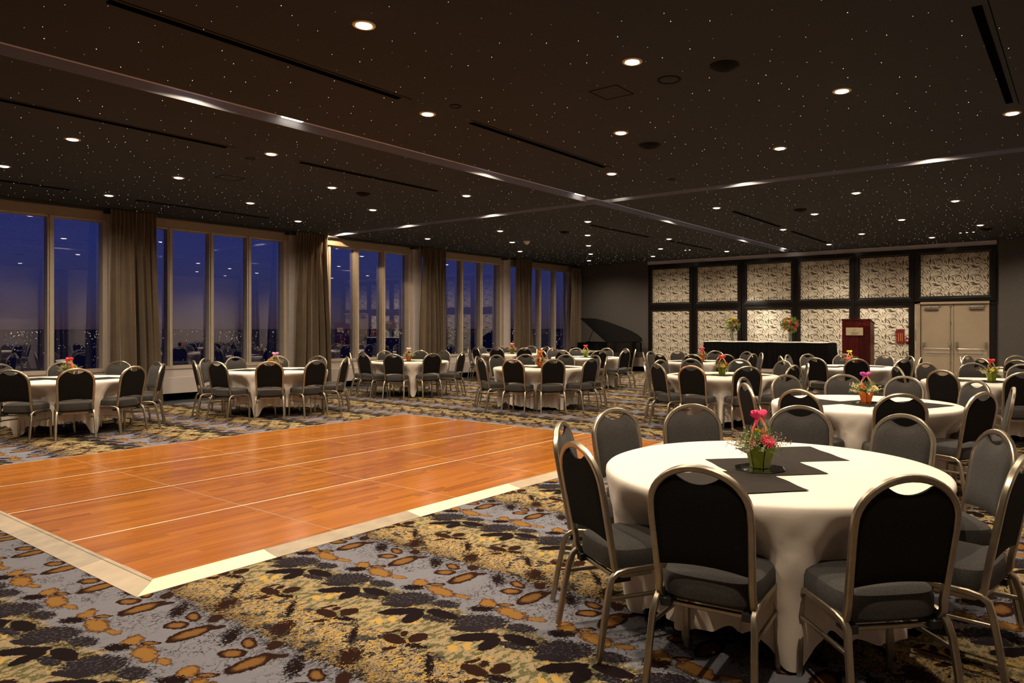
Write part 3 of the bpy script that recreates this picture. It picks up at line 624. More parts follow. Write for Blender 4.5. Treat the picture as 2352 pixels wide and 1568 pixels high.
# ================================================================= banquet chair
def zback(z): return -.213-(z-.45)*.194
def chair_proto():
    t = empty('banquet_chair', (0, 0, 0), cat='chair')
    # seat cushion: rounded outline, crowned top
    bm = bmesh.new(); n = 40; rows = []
    def outline(s, z):
        r = []
        for k in range(n):
            a = 2*PI*k/n; c, s_ = cos(a), sin(a); e_ = .48
            x = math.copysign(abs(c)**e_, c); y = math.copysign(abs(s_)**e_, s_)
            r.append(bm.verts.new((x*(.205+.006*y)*s, (y*.20)*s-.012, z)))
        return r
    for s_, z in ((.90, .362), (.985, .370), (1.0, .395), (1.0, .432), (.965, .455), (.86, .468), (.6, .474), (.3, .477)): rows.append(outline(s_, z))
    for A, B in zip(rows, rows[1:]):
        for k in range(n): bm.faces.new((A[k], A[(k+1) % n], B[(k+1) % n], B[k]))
    bm.faces.new(rows[0][::-1]); bm.faces.new(rows[-1]); bm_obj('seat', bm, M['fabric'], t, True)
    bm = bmesh.new(); box(bm, -.17, .17, -.17, .15, .345, .363); bm_obj('seat_pan', bm, M['plastic'], t)
    # back cushion with hand-hole scoop
    def back_part(name, m, f0, f1, bulge):
        bm = bmesh.new(); nu, nv = 22, 12; R = [[], []]
        for si, off in enumerate((f0, f1)):
            for j in range(nv+1):
                row = []
                for i in range(nu+1):
                    u = -1+2*i/nu; x = .186*u; ax = abs(u)
                    zb = .512-.016*u*u
                    arch = .742+.150*math.sqrt(max(0, 1-ax**2.15))
                    scoop = .838+ (abs(x)/.105)**2*.046
                    zt_ = min(arch, scoop) if abs(x) < .115 else arch
                    z = zb+(zt_-zb)*j/nv; edge = min(1, 5*(1-ax), 5*j/nv+.0, 5*(1-j/nv)); b_ = bulge*math.sqrt(max(0, edge)) if si else 0
                    row.append(bm.verts.new((x*(.955+.045*min(1, max(0, (z-.5)/.22))), zback(z)+off+b_, z)))
                R[si].append(row)
        for si in (0, 1):
            for A, B in zip(R[si], R[si][1:]):
                for i in range(nu): bm.faces.new((A[i], A[i+1], B[i+1], B[i]))
        for i in range(nu):
            for j in (0, nv): bm.faces.new((R[0][j][i], R[0][j][i+1], R[1][j][i+1], R[1][j][i]))
        for j in range(nv):
            for i in (0, nu): bm.faces.new((R[0][j][i], R[0][j+1][i], R[1][j+1][i], R[1][j][i]))
        bmesh.ops.remove_doubles(bm, verts=bm.verts, dist=.0004)
        return bm_obj(name, bm, m, t, True)
    back_part('backrest', M['fabric'], .002, .006, .017); back_part('back_cover', M['fabricb'], .001, -.006, -.006)
    # bent tube round the back, J-curved under the seat
    pts = []
    for y in (-.02, -.08, -.13): pts.append((-.186, y, .352))
    for k in range(1, 5):
        a = k/5*PI/2; pts.append((-.186-.001*k, -.150-.058*sin(a), .352+.058*(1-cos(a))+.0))
    for z in (.43, .50, .60, .70): pts.append((-.187-.010*(z-.43)/.27, zback(z), z))
    for k in range(1, 20):
        a = PI-k/20*PI; z = .735+.167*sin(a)**.95; pts.append((.197*cos(a)*1.0, zback(z), z))
    pts += [(-x, y, z) for x, y, z in pts[:11][::-1]]
    bm = bmesh.new(); ring_tube(bm, pts, .0158, 8, sq=True); bm_obj('back_frame', bm, M['satin'], t, True)
    for s_ in (-1, 1):
        x = s_*.196
        rear = [(s_*.213, -.292, .012), (s_*.208, -.262, .18), (s_*.203, -.238, .30), (x, -.222, .345), (x, -.195, .365), (x, -.15, .372), (x, -.03, .372)]
        front = [(s_*.200, .155, .012), (s_*.198, .148, .22), (x, .142, .33), (x, .125, .360), (x, .09, .372), (x, -.03, .372)]
        for p in (rear, front):
            bm = bmesh.new(); ring_tube(bm, p, .0152, 8, sq=True); lg = bm_obj('leg', bm, M['satin'], t, True)
            bm = bmesh.new(); lathe(bm, [(.008, 0), (.0125, .002), (.0125, .010), (.008, .014)], 12, (p[0][0], p[0][1], 0)); bm_obj('foot_glide', bm, M['chrome'], lg, True)
        bm = bmesh.new(); ring_tube(bm, [(s_*.204, -.240, .262), (s_*.197, .148, .250)], .0095, 8, sq=True); bm_obj('stretcher', bm, M['satin'], t, True)
        bm = bmesh.new(); box(bm, s_*.165-.022, s_*.165+.022, -.205, -.12, .318, .350, bev=.004); bm_obj('bracket', bm, M['plastic'], t)
    bm = bmesh.new(); ring_tube(bm, [(-.15, -.17, .328), (.15, -.17, .328)], .011, 8, sq=True); bm_obj('crossbar', bm, M['satin'], t, True)
    return t
chairp = chair_proto()
TB = {
'T1': (3.604, 1.327, 0.158, [(0.188, 1.18), (0.809, 1.18), (1.325, 1.18), (1.983, 1.12), (2.634, 1.12), (3.262, 1.16), (3.906, 1.2), (4.556, 1.14), (5.267, 1.14), (5.88, 1.14)]),
'T2': (7.165, 1.72, 0.444, [(0.414, 1.2), (0.99, 1.18), (1.61, 1.2), (2.299, 1.18), (2.927, 1.18), (3.608, 1.2), (4.244, 1.18), (4.85, 1.22), (5.53, 1.24), (6.166, 1.18)]),
'T3': (10.115, 4.472, 0.755, [(0.845, 1.255), (1.398, 1.195), (2.019, 1.175), (2.648, 1.175), (3.193, 1.175), (3.859, 1.155), (4.532, 1.195), (5.108, 1.245), (5.804, 1.235), (6.455, 1.215)]),
'T4': (13.932, 6.616, 0.873, [(0.918, 1.235), (1.561, 1.265), (2.13, 1.255), (2.795, 1.195), (3.424, 1.215), (3.985, 1.195), (4.613, 1.195), (5.279, 1.255), (5.832, 1.255), (6.483, 1.255)]),
'T5': (13.677, 3.53, -0.274, [(-0.319, 1.19), (0.355, 1.19), (0.968, 1.21), (1.566, 1.17), (2.15, 1.27), (2.89, 1.15), (3.489, 1.17), (4.162, 1.23), (4.753, 1.19), (5.411, 1.15)]),
'T6': (10.994, 1.023, 0.318, [(0.296, 1.188), (0.894, 1.188), (1.575, 1.188), (2.158, 1.248), (2.794, 1.248), (3.505, 1.208), (6.033, 1.148)]),
'T7': (10.202, 8.06, 0.868, [(0.913, 1.204), (1.458, 1.204), (2.087, 1.184), (2.7, 1.164), (3.403, 1.164), (4.002, 1.184), (4.637, 1.204), (5.251, 1.224), (5.894, 1.224), (6.507, 1.204)]),
'T8': (15.051, 12.881, 0.905, [(0.905, 1.157), (1.563, 1.177), (2.154, 1.217), (2.805, 1.137), (3.478, 1.117), (4.136, 1.157), (4.75, 1.12), (5.353, 1.137), (5.931, 1.137), (6.485, 1.177)]),
'T9': (14.341, 9.908, 0.181, [(0.136, 1.219), (0.817, 1.199), (1.415, 1.199), (2.066, 1.199), (2.694, 1.199), (3.297, 1.219), (4.011, 1.199), (4.624, 1.219), (5.222, 1.219), (5.873, 1.199)]),
'T10': (10.419, 11.845, 0.646, [(0.631, 1.2), (1.312, 1.22), (1.903, 1.18), (2.516, 1.22), (3.115, 1.18), (3.728, 1.18), (4.416, 1.16), (5.09, 1.24), (5.688, 1.14), (6.361, 1.14)]),
'T11': (6.875, 11.183, 0.319, [(0.349, 1.203), (0.984, 1.183), (1.598, 1.223), (2.174, 1.223), (2.809, 1.243), (3.385, 1.203), (4.088, 1.143), (4.724, 1.163), (5.345, 1.203), (5.928, 1.223)]),
'T12': (3.964, 11.564, 0.685, [(0.67, 1.212), (1.306, 1.192), (1.994, 1.192), (3.849, 1.172), (4.447, 1.152), (5.076, 1.152), (5.697, 1.172), (6.302, 1.192)]),
'T13': (14.719, 0.672, -0.184, [(-0.184, 1.166), (0.354, 1.146), (1.162, 1.246), (1.716, 1.186), (2.381, 1.126), (2.942, 1.186)])}
DESC = {'T1': 'big front table with the green pot', 'T2': 'table with the orange pot and purple bow', 'T3': 'table with the yellow gerbera basket', 'T4': 'table with orange pot before the head table',
        'T5': 'table before the lectern', 'T6': 'right-edge table with the lime pot', 'T7': 'table with bright orange flowers behind dance floor', 'T8': 'far window table with pink lilies',
        'T9': 'table beside the grand piano', 'T10': 'window table with the white bow basket', 'T11': 'table before the second curtain', 'T12': 'left-edge table by the windows', 'T13': 'farthest right table by the doors'}
def depth(x, y): return x*FW[0]+y*FW[1]
def uu(x, y): return (x*RT[0]+y*RT[1])/depth(x, y)
def ordn(i, n):
    if n == 1: return 'only one'
    if i == 0: return 'leftmost'
    if i == n-1: return 'rightmost'
    return ORD[i]+' from left'
used = False
for T_, (cx, cy, ph, chs) in TB.items():
    L = []
    for a, d in chs:
        ax, ay = cx+d*cos(a), cy+d*sin(a); L.append((a, d, ax, ay, depth(ax, ay) < depth(cx, cy)))
    for nearside in (True, False):
        G = sorted([q for q in L if q[4] == nearside], key=lambda q: uu(q[2], q[3]))
        for i, (a, d, ax, ay, _) in enumerate(G):
            r = d-.303; loc = (cx+r*cos(a), cy+r*sin(a), 0); rz = a+PI/2
            lab = ('charcoal chair, back toward us, %s, %s' if nearside else 'charcoal chair facing us, %s, %s') % (ordn(i, len(G)), DESC[T_])
            g = 'banquet chairs round the ' + DESC[T_]
            if not used: chairp.location = loc; chairp.rotation_euler = (0, 0, rz); chairp['label'] = lab; chairp['group'] = g; used = True
            else: dup(chairp, loc, rz, lab, g)

# ================================================================= tables, cloths
ZT = .715; RTB = .845
bm = bmesh.new(); lathe(bm, [(.001, ZT-.032), (.80, ZT-.032), (.825, ZT-.028), (.83, ZT-.012), (.825, ZT-.006), (.001, ZT-.006)], 48, cap=False)
t0 = empty('round_table', (0, 0, 0), cat='table'); bm_obj('tabletop', bm, M['door'], t0)
for sx in (-1, 1):
    for sy in (-1, 1):
        bm = bmesh.new(); ring_tube(bm, [(sx*.30, sy*.26, 0), (sx*.34, sy*.22, ZT-.03)], .014, 8); bm_obj('leg', bm, M['steel'], t0)
def cloth_mesh(hem):
    bm = bmesh.new(); n = 360; rs = random.Random(5); G = []
    corners = [18, 18+108, 198, 306]           # degrees: gaps between chairs where the square cloth's corners hang
    wob = [(rs.uniform(5, 40), rs.uniform(0, 6.28), rs.uniform(.3, 1)) for _ in range(7)]
    def cfold(deg, sg=6.0):
        return max(math.exp(-(abs((deg-c+180) % 360-180)/sg)**3.4/1.5) for c in corners)
    ts = [0, .02, .05, .09, .14, .2, .27, .35, .44, .54, .65, .76, .88, 1]
    rows = []
    for r_, z in ((.0, ZT), (.25, ZT), (.5, ZT), (.7, ZT), (.80, ZT), (.832, ZT-.001), (.843, ZT-.005), (.850, ZT-.013)):
        if r_ == 0: cen = bm.verts.new((0, 0, z)); continue
        rows.append([bm.verts.new((r_*cos(2*PI*k/n), r_*sin(2*PI*k/n), z)) for k in range(n)])
    for t in ts[1:]:
        row = []
        for k in range(n):
            deg = 360*k/n; a = math.radians(deg); c = cfold(deg, 4.2)
            btw = (1-cos(10*a))/2                               # 1 in the gaps between chairs, 0 at chairs
            w = sum(m_*sin(f*a+p_) for f, p_, m_ in wob)/4
            cn = cfold(deg, 12.5-9.2*t**.8)                            # the hanging corner: wide at the rim, narrow at the floor
            zh = hem+.035*sin(2*a+1)+.03*w+.02*(1-btw); zh = zh*(1-c**.5)+.012*c**.5
            fold = abs(sin(10*a+.6*sin(3*a)))**.7
            rl = .650+.065*btw**1.3+(.034*fold+.016*w+.010*sin(31*a)+.010*sin(47*a+1))*t
            rl = rl*(1-cn)+(.845-.075*t-.012*abs(sin((deg-18)*.20))*t)*cn
            s_ = min(1, t/.34); s_ = s_*s_*(3-2*s_)
            r_ = .853+(rl-.853)*s_ + (.006*sin(9*a+13*t)+.004*sin(23*a-19*t+1)+.003*sin(41*a+25*t))*min(1, t*5)
            row.append(bm.verts.new((r_*cos(a), r_*sin(a), (ZT-.02)-((ZT-.02)-zh)*t)))
        rows.append(row)
    for k in range(n): bm.faces.new((cen, rows[0][k], rows[0][(k+1) % n]))
    for A, B in zip(rows, rows[1:]):
        for k in range(n): bm.faces.new((A[k], A[(k+1) % n], B[(k+1) % n], B[k]))
    me = bpy.data.meshes.new('tablecloth'); bmesh.ops.recalc_face_normals(bm, faces=bm.faces); bm.to_mesh(me); bm.free(); me.polygons.foreach_set('use_smooth', [True]*len(me.polygons)); me.materials.append(M['cloth']); return me
cms = [cloth_mesh(.065), cloth_mesh(.135), cloth_mesh(.225)]
def napkin_mesh(sd):
    rs = random.Random(sd); bm = bmesh.new(); n = 10; s_ = .232; G = []; p = rs.uniform(0, 6)
    for i in range(n+1):
        G.append([bm.verts.new((-s_+2*s_*i/n+.002*sin(j+p), -s_+2*s_*j/n+.003*sin(i*1.3+p), .0006*max(0, sin(i*1.1+p)*sin(j*.9+2*p))*((i in (0, n) or j in (0, n))*1.0+.15))) for j in range(n+1)])
    for i in range(n):
        for j in range(n): bm.faces.new((G[i][j], G[i+1][j], G[i+1][j+1], G[i][j+1]))
    r = bmesh.ops.extrude_face_region(bm, geom=bm.faces[:])
    for v in r['geom']:
        if isinstance(v, bmesh.types.BMVert): v.co.z -= .0009
    me = bpy.data.meshes.new('napkin'); bmesh.ops.recalc_face_normals(bm, faces=bm.faces); bm.to_mesh(me); bm.free(); me.materials.append(M['napkin']); return me
nm = [napkin_mesh(i) for i in range(3)]
bm = bmesh.new(); lathe(bm, [(.001, 0), (.128, 0), (.130, .0015), (.130, .0035), (.124, .005), (.001, .005)], 8, cap=False); mir = bpy.data.meshes.new('mirror_plate'); bmesh.ops.recalc_face_normals(bm, faces=bm.faces); bm.to_mesh(mir); bm.free()
mir.materials.append(M['mirror']); mir.materials.append(M['medge'])
for p_ in mir.polygons:
    if abs(p_.normal.z) < .8: p_.material_index = 1
NAP = {'T1': [(4.0, 1.36), (3.565, 1.345), (3.13, 1.31)], 'T2': [(6.98, 2.10), (7.10, 1.70), (7.25, 1.28)]}
NDIR = {'T1': 0, 'T2': 1.9, 'T3': 2.1, 'T4': 2.1, 'T5': 2.3, 'T6': 1.6, 'T7': 2.0, 'T8': 2.2, 'T9': 2.2, 'T10': 2.3, 'T11': 2.5, 'T12': 2.4, 'T13': 1.9}

# ---- flower baskets
def gerbera(bm, c, r, nrm, mi_p, mi_c, n=16):
    nrm = Vector(nrm).normalized(); a = nrm.orthogonal().normalized(); b = nrm.cross(a); c = Vector(c)
    for ring, (k0, k1) in enumerate(((1, .0), (.78, .012))):
        for k in range(n):
            t = 2*PI*(k+.5*ring)/n; d = a*cos(t)+b*sin(t); s_ = nrm.cross(d)*r*.16
            v = [c+d*r*.18+nrm*(.004+k1), c+d*r*.62*k0+s_+nrm*(.008+k1), c+d*r*k0+nrm*(.001+k1), c+d*r*.62*k0-s_+nrm*(.008+k1)]
            f = bm.faces.new([bm.verts.new(q) for q in v]); f.material_index = mi_p
    vs = [bm.verts.new(c+(a*cos(2*PI*k/8)+b*sin(2*PI*k/8))*r*.22+nrm*.012) for k in range(8)]; top = bm.verts.new(c+nrm*.018)
    for k in range(8): bm.faces.new((vs[k], vs[(k+1) % 8], top)).material_index = mi_c
def bloom(bm, c, r, rs, mi=0, layers=4):      # a loose round carnation-like flower of overlapping petals
    c = Vector(c)
    for l in range(layers):
        n = 5+2*l
        for k in range(n):
            t = 2*PI*k/n+l*.5; ph = (l/(layers-.3))*PI/2; d = Vector((cos(t)*sin(ph+.2), sin(t)*sin(ph+.2), cos(ph*.9))).normalized(); s_ = d.orthogonal().normalized(); s_ = Matrix.Rotation(rs.uniform(0, 6), 3, d) @ s_
            w_ = r*.45; o = c+d*r*.35; tip = c+d*r*rs.uniform(.9, 1.08)
            f = bm.faces.new([bm.verts.new(q) for q in (o, (o+tip)/2+s_*w_, tip+s_*w_*.4, tip-s_*w_*.4, (o+tip)/2-s_*w_)]); f.material_index = mi
def sprig(bm, p0, d, l, rs, mi=0, leafr=.012, n=9, spread=.9):
    p0 = Vector(p0); d = Vector(d).normalized(); side = d.orthogonal().normalized()
    ring_tube(bm, [p0, p0+d*l*.5+Vector((0, 0, -.004)), p0+d*l+Vector((0, 0, -.012))], .0011, 4, mi=mi)
    for k in range(n):
        q = p0+d*l*(.2+.8*k/n); s_ = (Matrix.Rotation(rs.uniform(0, 6.28), 3, d) @ side); e_ = q+(d*.8+s_*spread)*leafr*rs.uniform(.8, 1.6); w_ = d.cross(s_)*leafr*.22
        f = bm.faces.new([bm.verts.new(v) for v in (q, (q+e_)/2+w_, e_, (q+e_)/2-w_)]); f.material_index = mi
def basket(loc, rz, pot, bow, flowers, label, seed, fill='herb', sc=1.0, handle=True):
    rs = random.Random(seed); t = empty('flower_basket', loc, rz, label, 'flowers', 'basket centrepieces'); R0, R1, Hh = .046*sc, .073*sc, .112*sc
    bm = bmesh.new(); lathe(bm, [(R0*.92, 0), (R1*.93, Hh*.93), (R1*.8, Hh*.94), (R1*.78, Hh*.80), (.0001, Hh*.80)], 6); bm_obj('pot', bm, M['soil'], t)
    for k in range(6):
        bm = bmesh.new(); a0 = 2*PI*k/6+.03; a1 = 2*PI*(k+1)/6-.03; am = (a0+a1)/2; P_ = []
        for r_, z, inset in ((R0, .002, .0), (R0+(R1-R0)*.5, Hh*.5, 0), (R1, Hh*.86, .0), (R1*1.03, Hh*.97, .22), (R1*1.05, Hh*1.05, .44)):
            for a_ in (a0+(a1-a0)*inset, a1-(a1-a0)*inset): P_.append(bm.verts.new((r_*cos(a_), r_*sin(a_), z)))
        for i in range(4): bm.faces.new((P_[2*i], P_[2*i+1], P_[2*i+3], P_[2*i+2]))
        r = bmesh.ops.extrude_face_region(bm, geom=bm.faces[:])
        for v in r['geom']:
            if isinstance(v, bmesh.types.BMVert): v.co.x += .0025*cos(am); v.co.y += .0025*sin(am)
        bm_obj('pot_panel', bm, POT[pot], t)
    top = Vector((0, 0, .262*sc))
    if handle:
        for s_ in (-1, 1):
            bm = bmesh.new()
            pts = [Vector((s_*R1*.80, 0, Hh*.80)), Vector((s_*R1*1.0, 0, Hh*1.05)), Vector((s_*R1*.62, 0, .20*sc)), top]
            ring_tube(bm, pts, .0085*sc, 4, flat=(1.2, .18), rot=PI/4); bm_obj('handle', bm, M['ribbon'], t)
        bm = bmesh.new()
        for s_ in (-1, 1):
            for q in range(3):                                  # puffed loops: crumpled teardrop shells
                ax_ = Vector((s_*cos(.25+q*.45-.35), (.25-q*.25), .30*sin(.5+q*.9)+.12)).normalized(); l_ = (.060-.008*q)*sc; n_ = 8; rows = []
                w0 = ax_.orthogonal().normalized(); w1 = ax_.cross(w0)
                for k in range(7):
                    tt = k/6; rr = l_*.34*math.sqrt(max(0, sin(PI*min(1, tt**.75)*.97)))*(.9+.2*rs.random())+.001
                    rows.append([bm.verts.new(top+ax_*l_*tt+(w0*cos(2*PI*m_/n_)+w1*sin(2*PI*m_/n_)*.75)*rr*(1+.15*(m_ % 2))) for m_ in range(n_)])
                for A_, B_ in zip(rows, rows[1:]):
                    for m_ in range(n_): bm.faces.new((A_[m_], A_[(m_+1) % n_], B_[(m_+1) % n_], B_[m_]))
            ring_tube(bm, [top, top+Vector((s_*.026, .006*s_, -.012))*sc, top+Vector((s_*.046, .010, -.05-.03*(s_ < 0)))*sc], [.006*sc, .013*sc, .012*sc], 4, flat=(1, .2), rot=PI/4)
        ring_tube(bm, [top+Vector((-.01, 0, 0))*sc, top+Vector((.01, 0, .002))*sc], .010*sc, 6); bm_obj('bow', bm, FM[bow], t, True)
    for kind, col, x, y, z, r_ in flowers:
        bm = bmesh.new(); x *= sc; y *= sc; z *= sc; r_ *= sc
        if kind == 'g': gerbera(bm, (x, y, z), r_, (x*3+.0, y*3-.25, .55), 0, 1, 18); m_ = [FM[col], M['soil'] if col in ('yellow', 'cream') else FM[col]]
        else: bloom(bm, (x, y, z), r_, rs); m_ = FM[col]
        ring_tube(bm, [(x*.5, y*.5, Hh*.8), (x, y, z)], .0015, 4); bm_obj('flower', bm, m_, t)
    bm = bmesh.new()
    for k in range(64):
        a = rs.uniform(0, 2*PI); el = rs.uniform(-.05, 1.25); l = rs.uniform(.06, .125)*sc
        sprig(bm, (rs.uniform(-.03, .03)*sc, rs.uniform(-.03, .03)*sc, Hh*.85), (cos(a)*cos(el), sin(a)*cos(el), sin(el)*.9), l+.02, rs, 0, .014*sc, 10)
    f = bm_obj('foliage', bm, M['leaf'], t); f['kind'] = 'stuff'
    bm = bmesh.new()
    for k in range(10):
        a = rs.uniform(0, 2*PI); el = rs.uniform(.1, .9); sprig(bm, (0, 0, Hh*.9), (cos(a)*cos(el), sin(a)*cos(el), sin(el)), .12*sc, rs, 0, .02*sc, 7, .6)
    f = bm_obj('leaf_sprays', bm, M['leaf2'], t); f['kind'] = 'stuff'
    bm = bmesh.new()
    for k in range(34):
        a = rs.uniform(0, 2*PI); el = rs.uniform(0, 1.1)*rs.uniform(.5, 1); l = rs.uniform(.10, .175)*sc; d = Vector((cos(a)*cos(el), sin(a)*cos(el), sin(el)*.8)); p0 = Vector((0, 0, Hh*.85))
        ring_tube(bm, [p0, p0+d*l], .0008, 4)
        for q in range(12):
            c_ = p0+d*l*rs.uniform(.5, 1.05)+Vector((rs.gauss(0, .006), rs.gauss(0, .006), rs.gauss(0, .006)))*sc; rr = rs.uniform(.0026, .0050)*sc
            v = [bm.verts.new(c_+Vector(e_)*rr) for e_ in ((1, 0, 0), (0, 1, 0), (-1, 0, 0), (0, -1, 0), (0, 0, 1), (0, 0, -1))]
            for i in range(4): bm.faces.new((v[i], v[(i+1) % 4], v[4])); bm.faces.new((v[(i+1) % 4], v[i], v[5]))
    f = bm_obj('filler_blossoms', bm, M['herb'] if fill == 'herb' else FM[fill], t); f['kind'] = 'stuff'
    return t
# local frame of a basket: x to the right, -y toward the camera (rz set so)
RZ = TH-PI/2
def xy(cx, cy, r, f): return (cx+RT[0]*r+FW[0]*f, cy+RT[1]*r+FW[1]*f)
BK = {
 'T1': ('green', 'magenta', [('g', 'pink', -.012, -.055, .138, .050), ('b', 'amber', .030, .01, .165, .022), ('b', 'yellow', .018, .03, .17, .02), ('b', 'rose', -.075, -.02, .13, .014), ('b', 'rose', -.05, 0, .145, .012), ('b', 'cream', .06, -.03, .145, .012)], 'green pot basket with magenta bow and big pink gerbera on the front table', 'herb'),
 'T2': ('orange', 'purple', [('g', 'cream', .058, -.05, .135, .040), ('b', 'orange', -.055, -.04, .14, .026), ('b', 'cream', -.065, 0, .15, .028), ('b', 'cream', -.03, .03, .15, .024), ('b', 'wine', .03, .04, .17, .02)], 'orange pot basket with purple bow and cream gerberas', 'cream'),
 'T3': ('green', 'red', [('g', 'yellow', -.005, -.06, .128, .045), ('b', 'red', -.05, -.02, .165, .024), ('b', 'orange', .055, -.02, .16, .024), ('b', 'orange', .085, -.02, .145, .020)], 'green pot basket with a large yellow gerbera and red bow', 'herb'),
 'T4': ('orange', 'magenta', [('g', 'orange', -.01, -.06, .135, .036), ('b', 'wine', -.06, -.02, .14, .024), ('b', 'magenta', .0, 0, .21, .035), ('b', 'purple', -.03, .02, .18, .026)], 'orange pot basket with magenta lily and feathery greens beside the head table', 'herb'),
 'T5': ('lime', 'yellow', [('g', 'pink', -.075, -.05, .14, .050), ('b', 'yellow', .02, -.02, .16, .03), ('b', 'yellow', .0, -.02, .14, .022), ('b', 'amber', .05, -.02, .125, .024)], 'basket with pink gerbera and yellow blooms in front of the lectern', 'herb'),
 'T6': ('lime', 'red', [('g', 'yellow', -.035, -.055, .14, .038), ('b', 'wine', .0, -.05, .125, .022), ('b', 'magenta', -.03, -.04, .12, .02), ('b', 'white', .05, 0, .155, .028), ('b', 'cream', .075, -.01, .15, .024)], 'lime pot basket with red bow, yellow and white flowers at right', 'cream'),
 'T7': ('orange', 'orange', [('b', 'orange', -.04, -.05, .135, .042), ('b', 'orange', .05, -.05, .135, .036), ('b', 'amber', -.02, .0, .19, .024), ('b', 'amber', .02, .0, .2, .028), ('b', 'orange', .0, -.03, .15, .03)], 'orange pot basket full of bright orange blooms beyond the dance floor', 'white'),
 'T8': ('green', 'rose', [('b', 'rose', -.01, 0, .22, .036), ('b', 'rose', .03, 0, .21, .030), ('b', 'lilac', .055, -.03, .145, .032), ('b', 'lilac', -.05, -.02, .16, .026), ('b', 'cream', -.02, -.05, .13, .022)], 'green pot basket with pink lilies and lilac daisies by the far windows', 'rose'),
 'T9': ('lime', 'red', [('b', 'cream', -.05, -.03, .14, .026), ('b', 'rose', .0, -.04, .13, .022), ('b', 'cream', .04, -.03, .13, .02), ('b', 'wine', .0, 0, .17, .02)], 'lime pot basket with tall red sprig and pale flowers near the piano', 'cream'),
 'T10': ('orange', 'white', [('b', 'white', .025, -.05, .13, .034), ('b', 'pink', -.045, -.03, .145, .026), ('b', 'wine', .01, -.02, .17, .03), ('b', 'rose', -.02, -.02, .18, .022), ('b', 'yellow', -.07, 0, .13, .02)], 'orange pot basket with white bow and pink and white blossoms', 'cream'),
 'T11': ('orange', 'lilac', [('b', 'amber', -.045, -.04, .15, .034), ('b', 'orange', -.075, -.03, .145, .024), ('b', 'lilac', .02, .0, .23, .030), ('b', 'lilac', .07, 0, .15, .02)], 'basket with orange marigolds and lilac bow before the second curtain', 'herb'),
 'T12': ('green', 'red', [('b', 'red', -.01, .0, .235, .036), ('b', 'orange', .05, -.02, .15, .03), ('b', 'yellow', -.06, -.03, .14, .026), ('b', 'amber', .08, -.02, .14, .02)], 'basket with red bow and orange flowers on the left-edge table', 'herb'),
 'T13': ('green', 'pink', [('b', 'pink', 0, -.03, .15, .03), ('b', 'yellow', .04, -.03, .14, .025)], 'small basket mostly hidden on the farthest right table', 'cream')}
PP = {'T1': (3.476, 1.334), 'T2': (7.08, 1.68)}
used = False
for n, (T_, (cx, cy, ph, chs)) in enumerate(TB.items()):
    lab = 'round folding table hidden under ivory cloth, ' + DESC[T_]
    if not used: t0.location = (cx, cy, 0); t0['label'] = lab; t0['group'] = 'round banquet tables'; used = True
    else: dup(t0, (cx, cy, 0), ph, lab, 'round banquet tables')
    o = bpy.data.objects.new('tablecloth', cms[{'T12': 1, 'T11': 1, 'T10': 2}.get(T_, 0)]); COL.objects.link(o); o.location = (cx, cy, 0)
    rot = {'T1': ph+math.radians(36*5), 'T10': ph+math.radians(36*2), 'T7': ph+math.radians(36*2), 'T11': ph+math.radians(36*5), 'T12': ph+math.radians(36*6), 'T2': ph+math.radians(36*4), 'T3': ph+math.radians(36*5)}.get(T_, ph+math.radians(36*4)); o.rotation_euler = (0, 0, rot)
    tag(o, 'floor-length ivory cloth draped over the ' + DESC[T_], 'tablecloth', 'ivory round tablecloths')
    pcx, pcy = PP.get(T_, (cx, cy)); a = NDIR[T_]
    nap = NAP.get(T_) or [(cx+.43*k*cos(a)*(1), cy+.43*k*sin(a)) for k in (-1, 0, 1)]
    pos_ = sorted(range(3), key=lambda k: depth(*nap[k]))
    for k, (x, y) in enumerate(nap):
        q = bpy.data.objects.new('napkin', nm[k]); COL.objects.link(q); q.location = (x, y, ZT+.0018+.0017*k); q.rotation_euler = (0, 0, a+PI/4+.03*(k-1)+.02*n)
        tag(q, 'black cloth square laid cornerwise, %s of three, %s' % (['nearest', 'middle', 'farthest'][pos_.index(k)], DESC[T_]), 'napkin', 'black squares on the ' + DESC[T_])
    q = bpy.data.objects.new('mirror_plate', mir); COL.objects.link(q); q.location = (pcx, pcy, ZT+.0068); q.rotation_euler = (0, 0, RZ+.2+n)
    tag(q, 'octagonal mirror plate under the flower basket, ' + DESC[T_], 'mirror plate', 'mirror plates under the baskets')
    pot, bow, fl, lb, fill = BK[T_]
    basket((pcx, pcy, ZT+.0122), RZ+{'T1': .62}.get(T_, (n*.37) % .5-.2), pot, bow, fl, lb, 20+n, fill, 1.0 if T_ != 'T10' else .95)

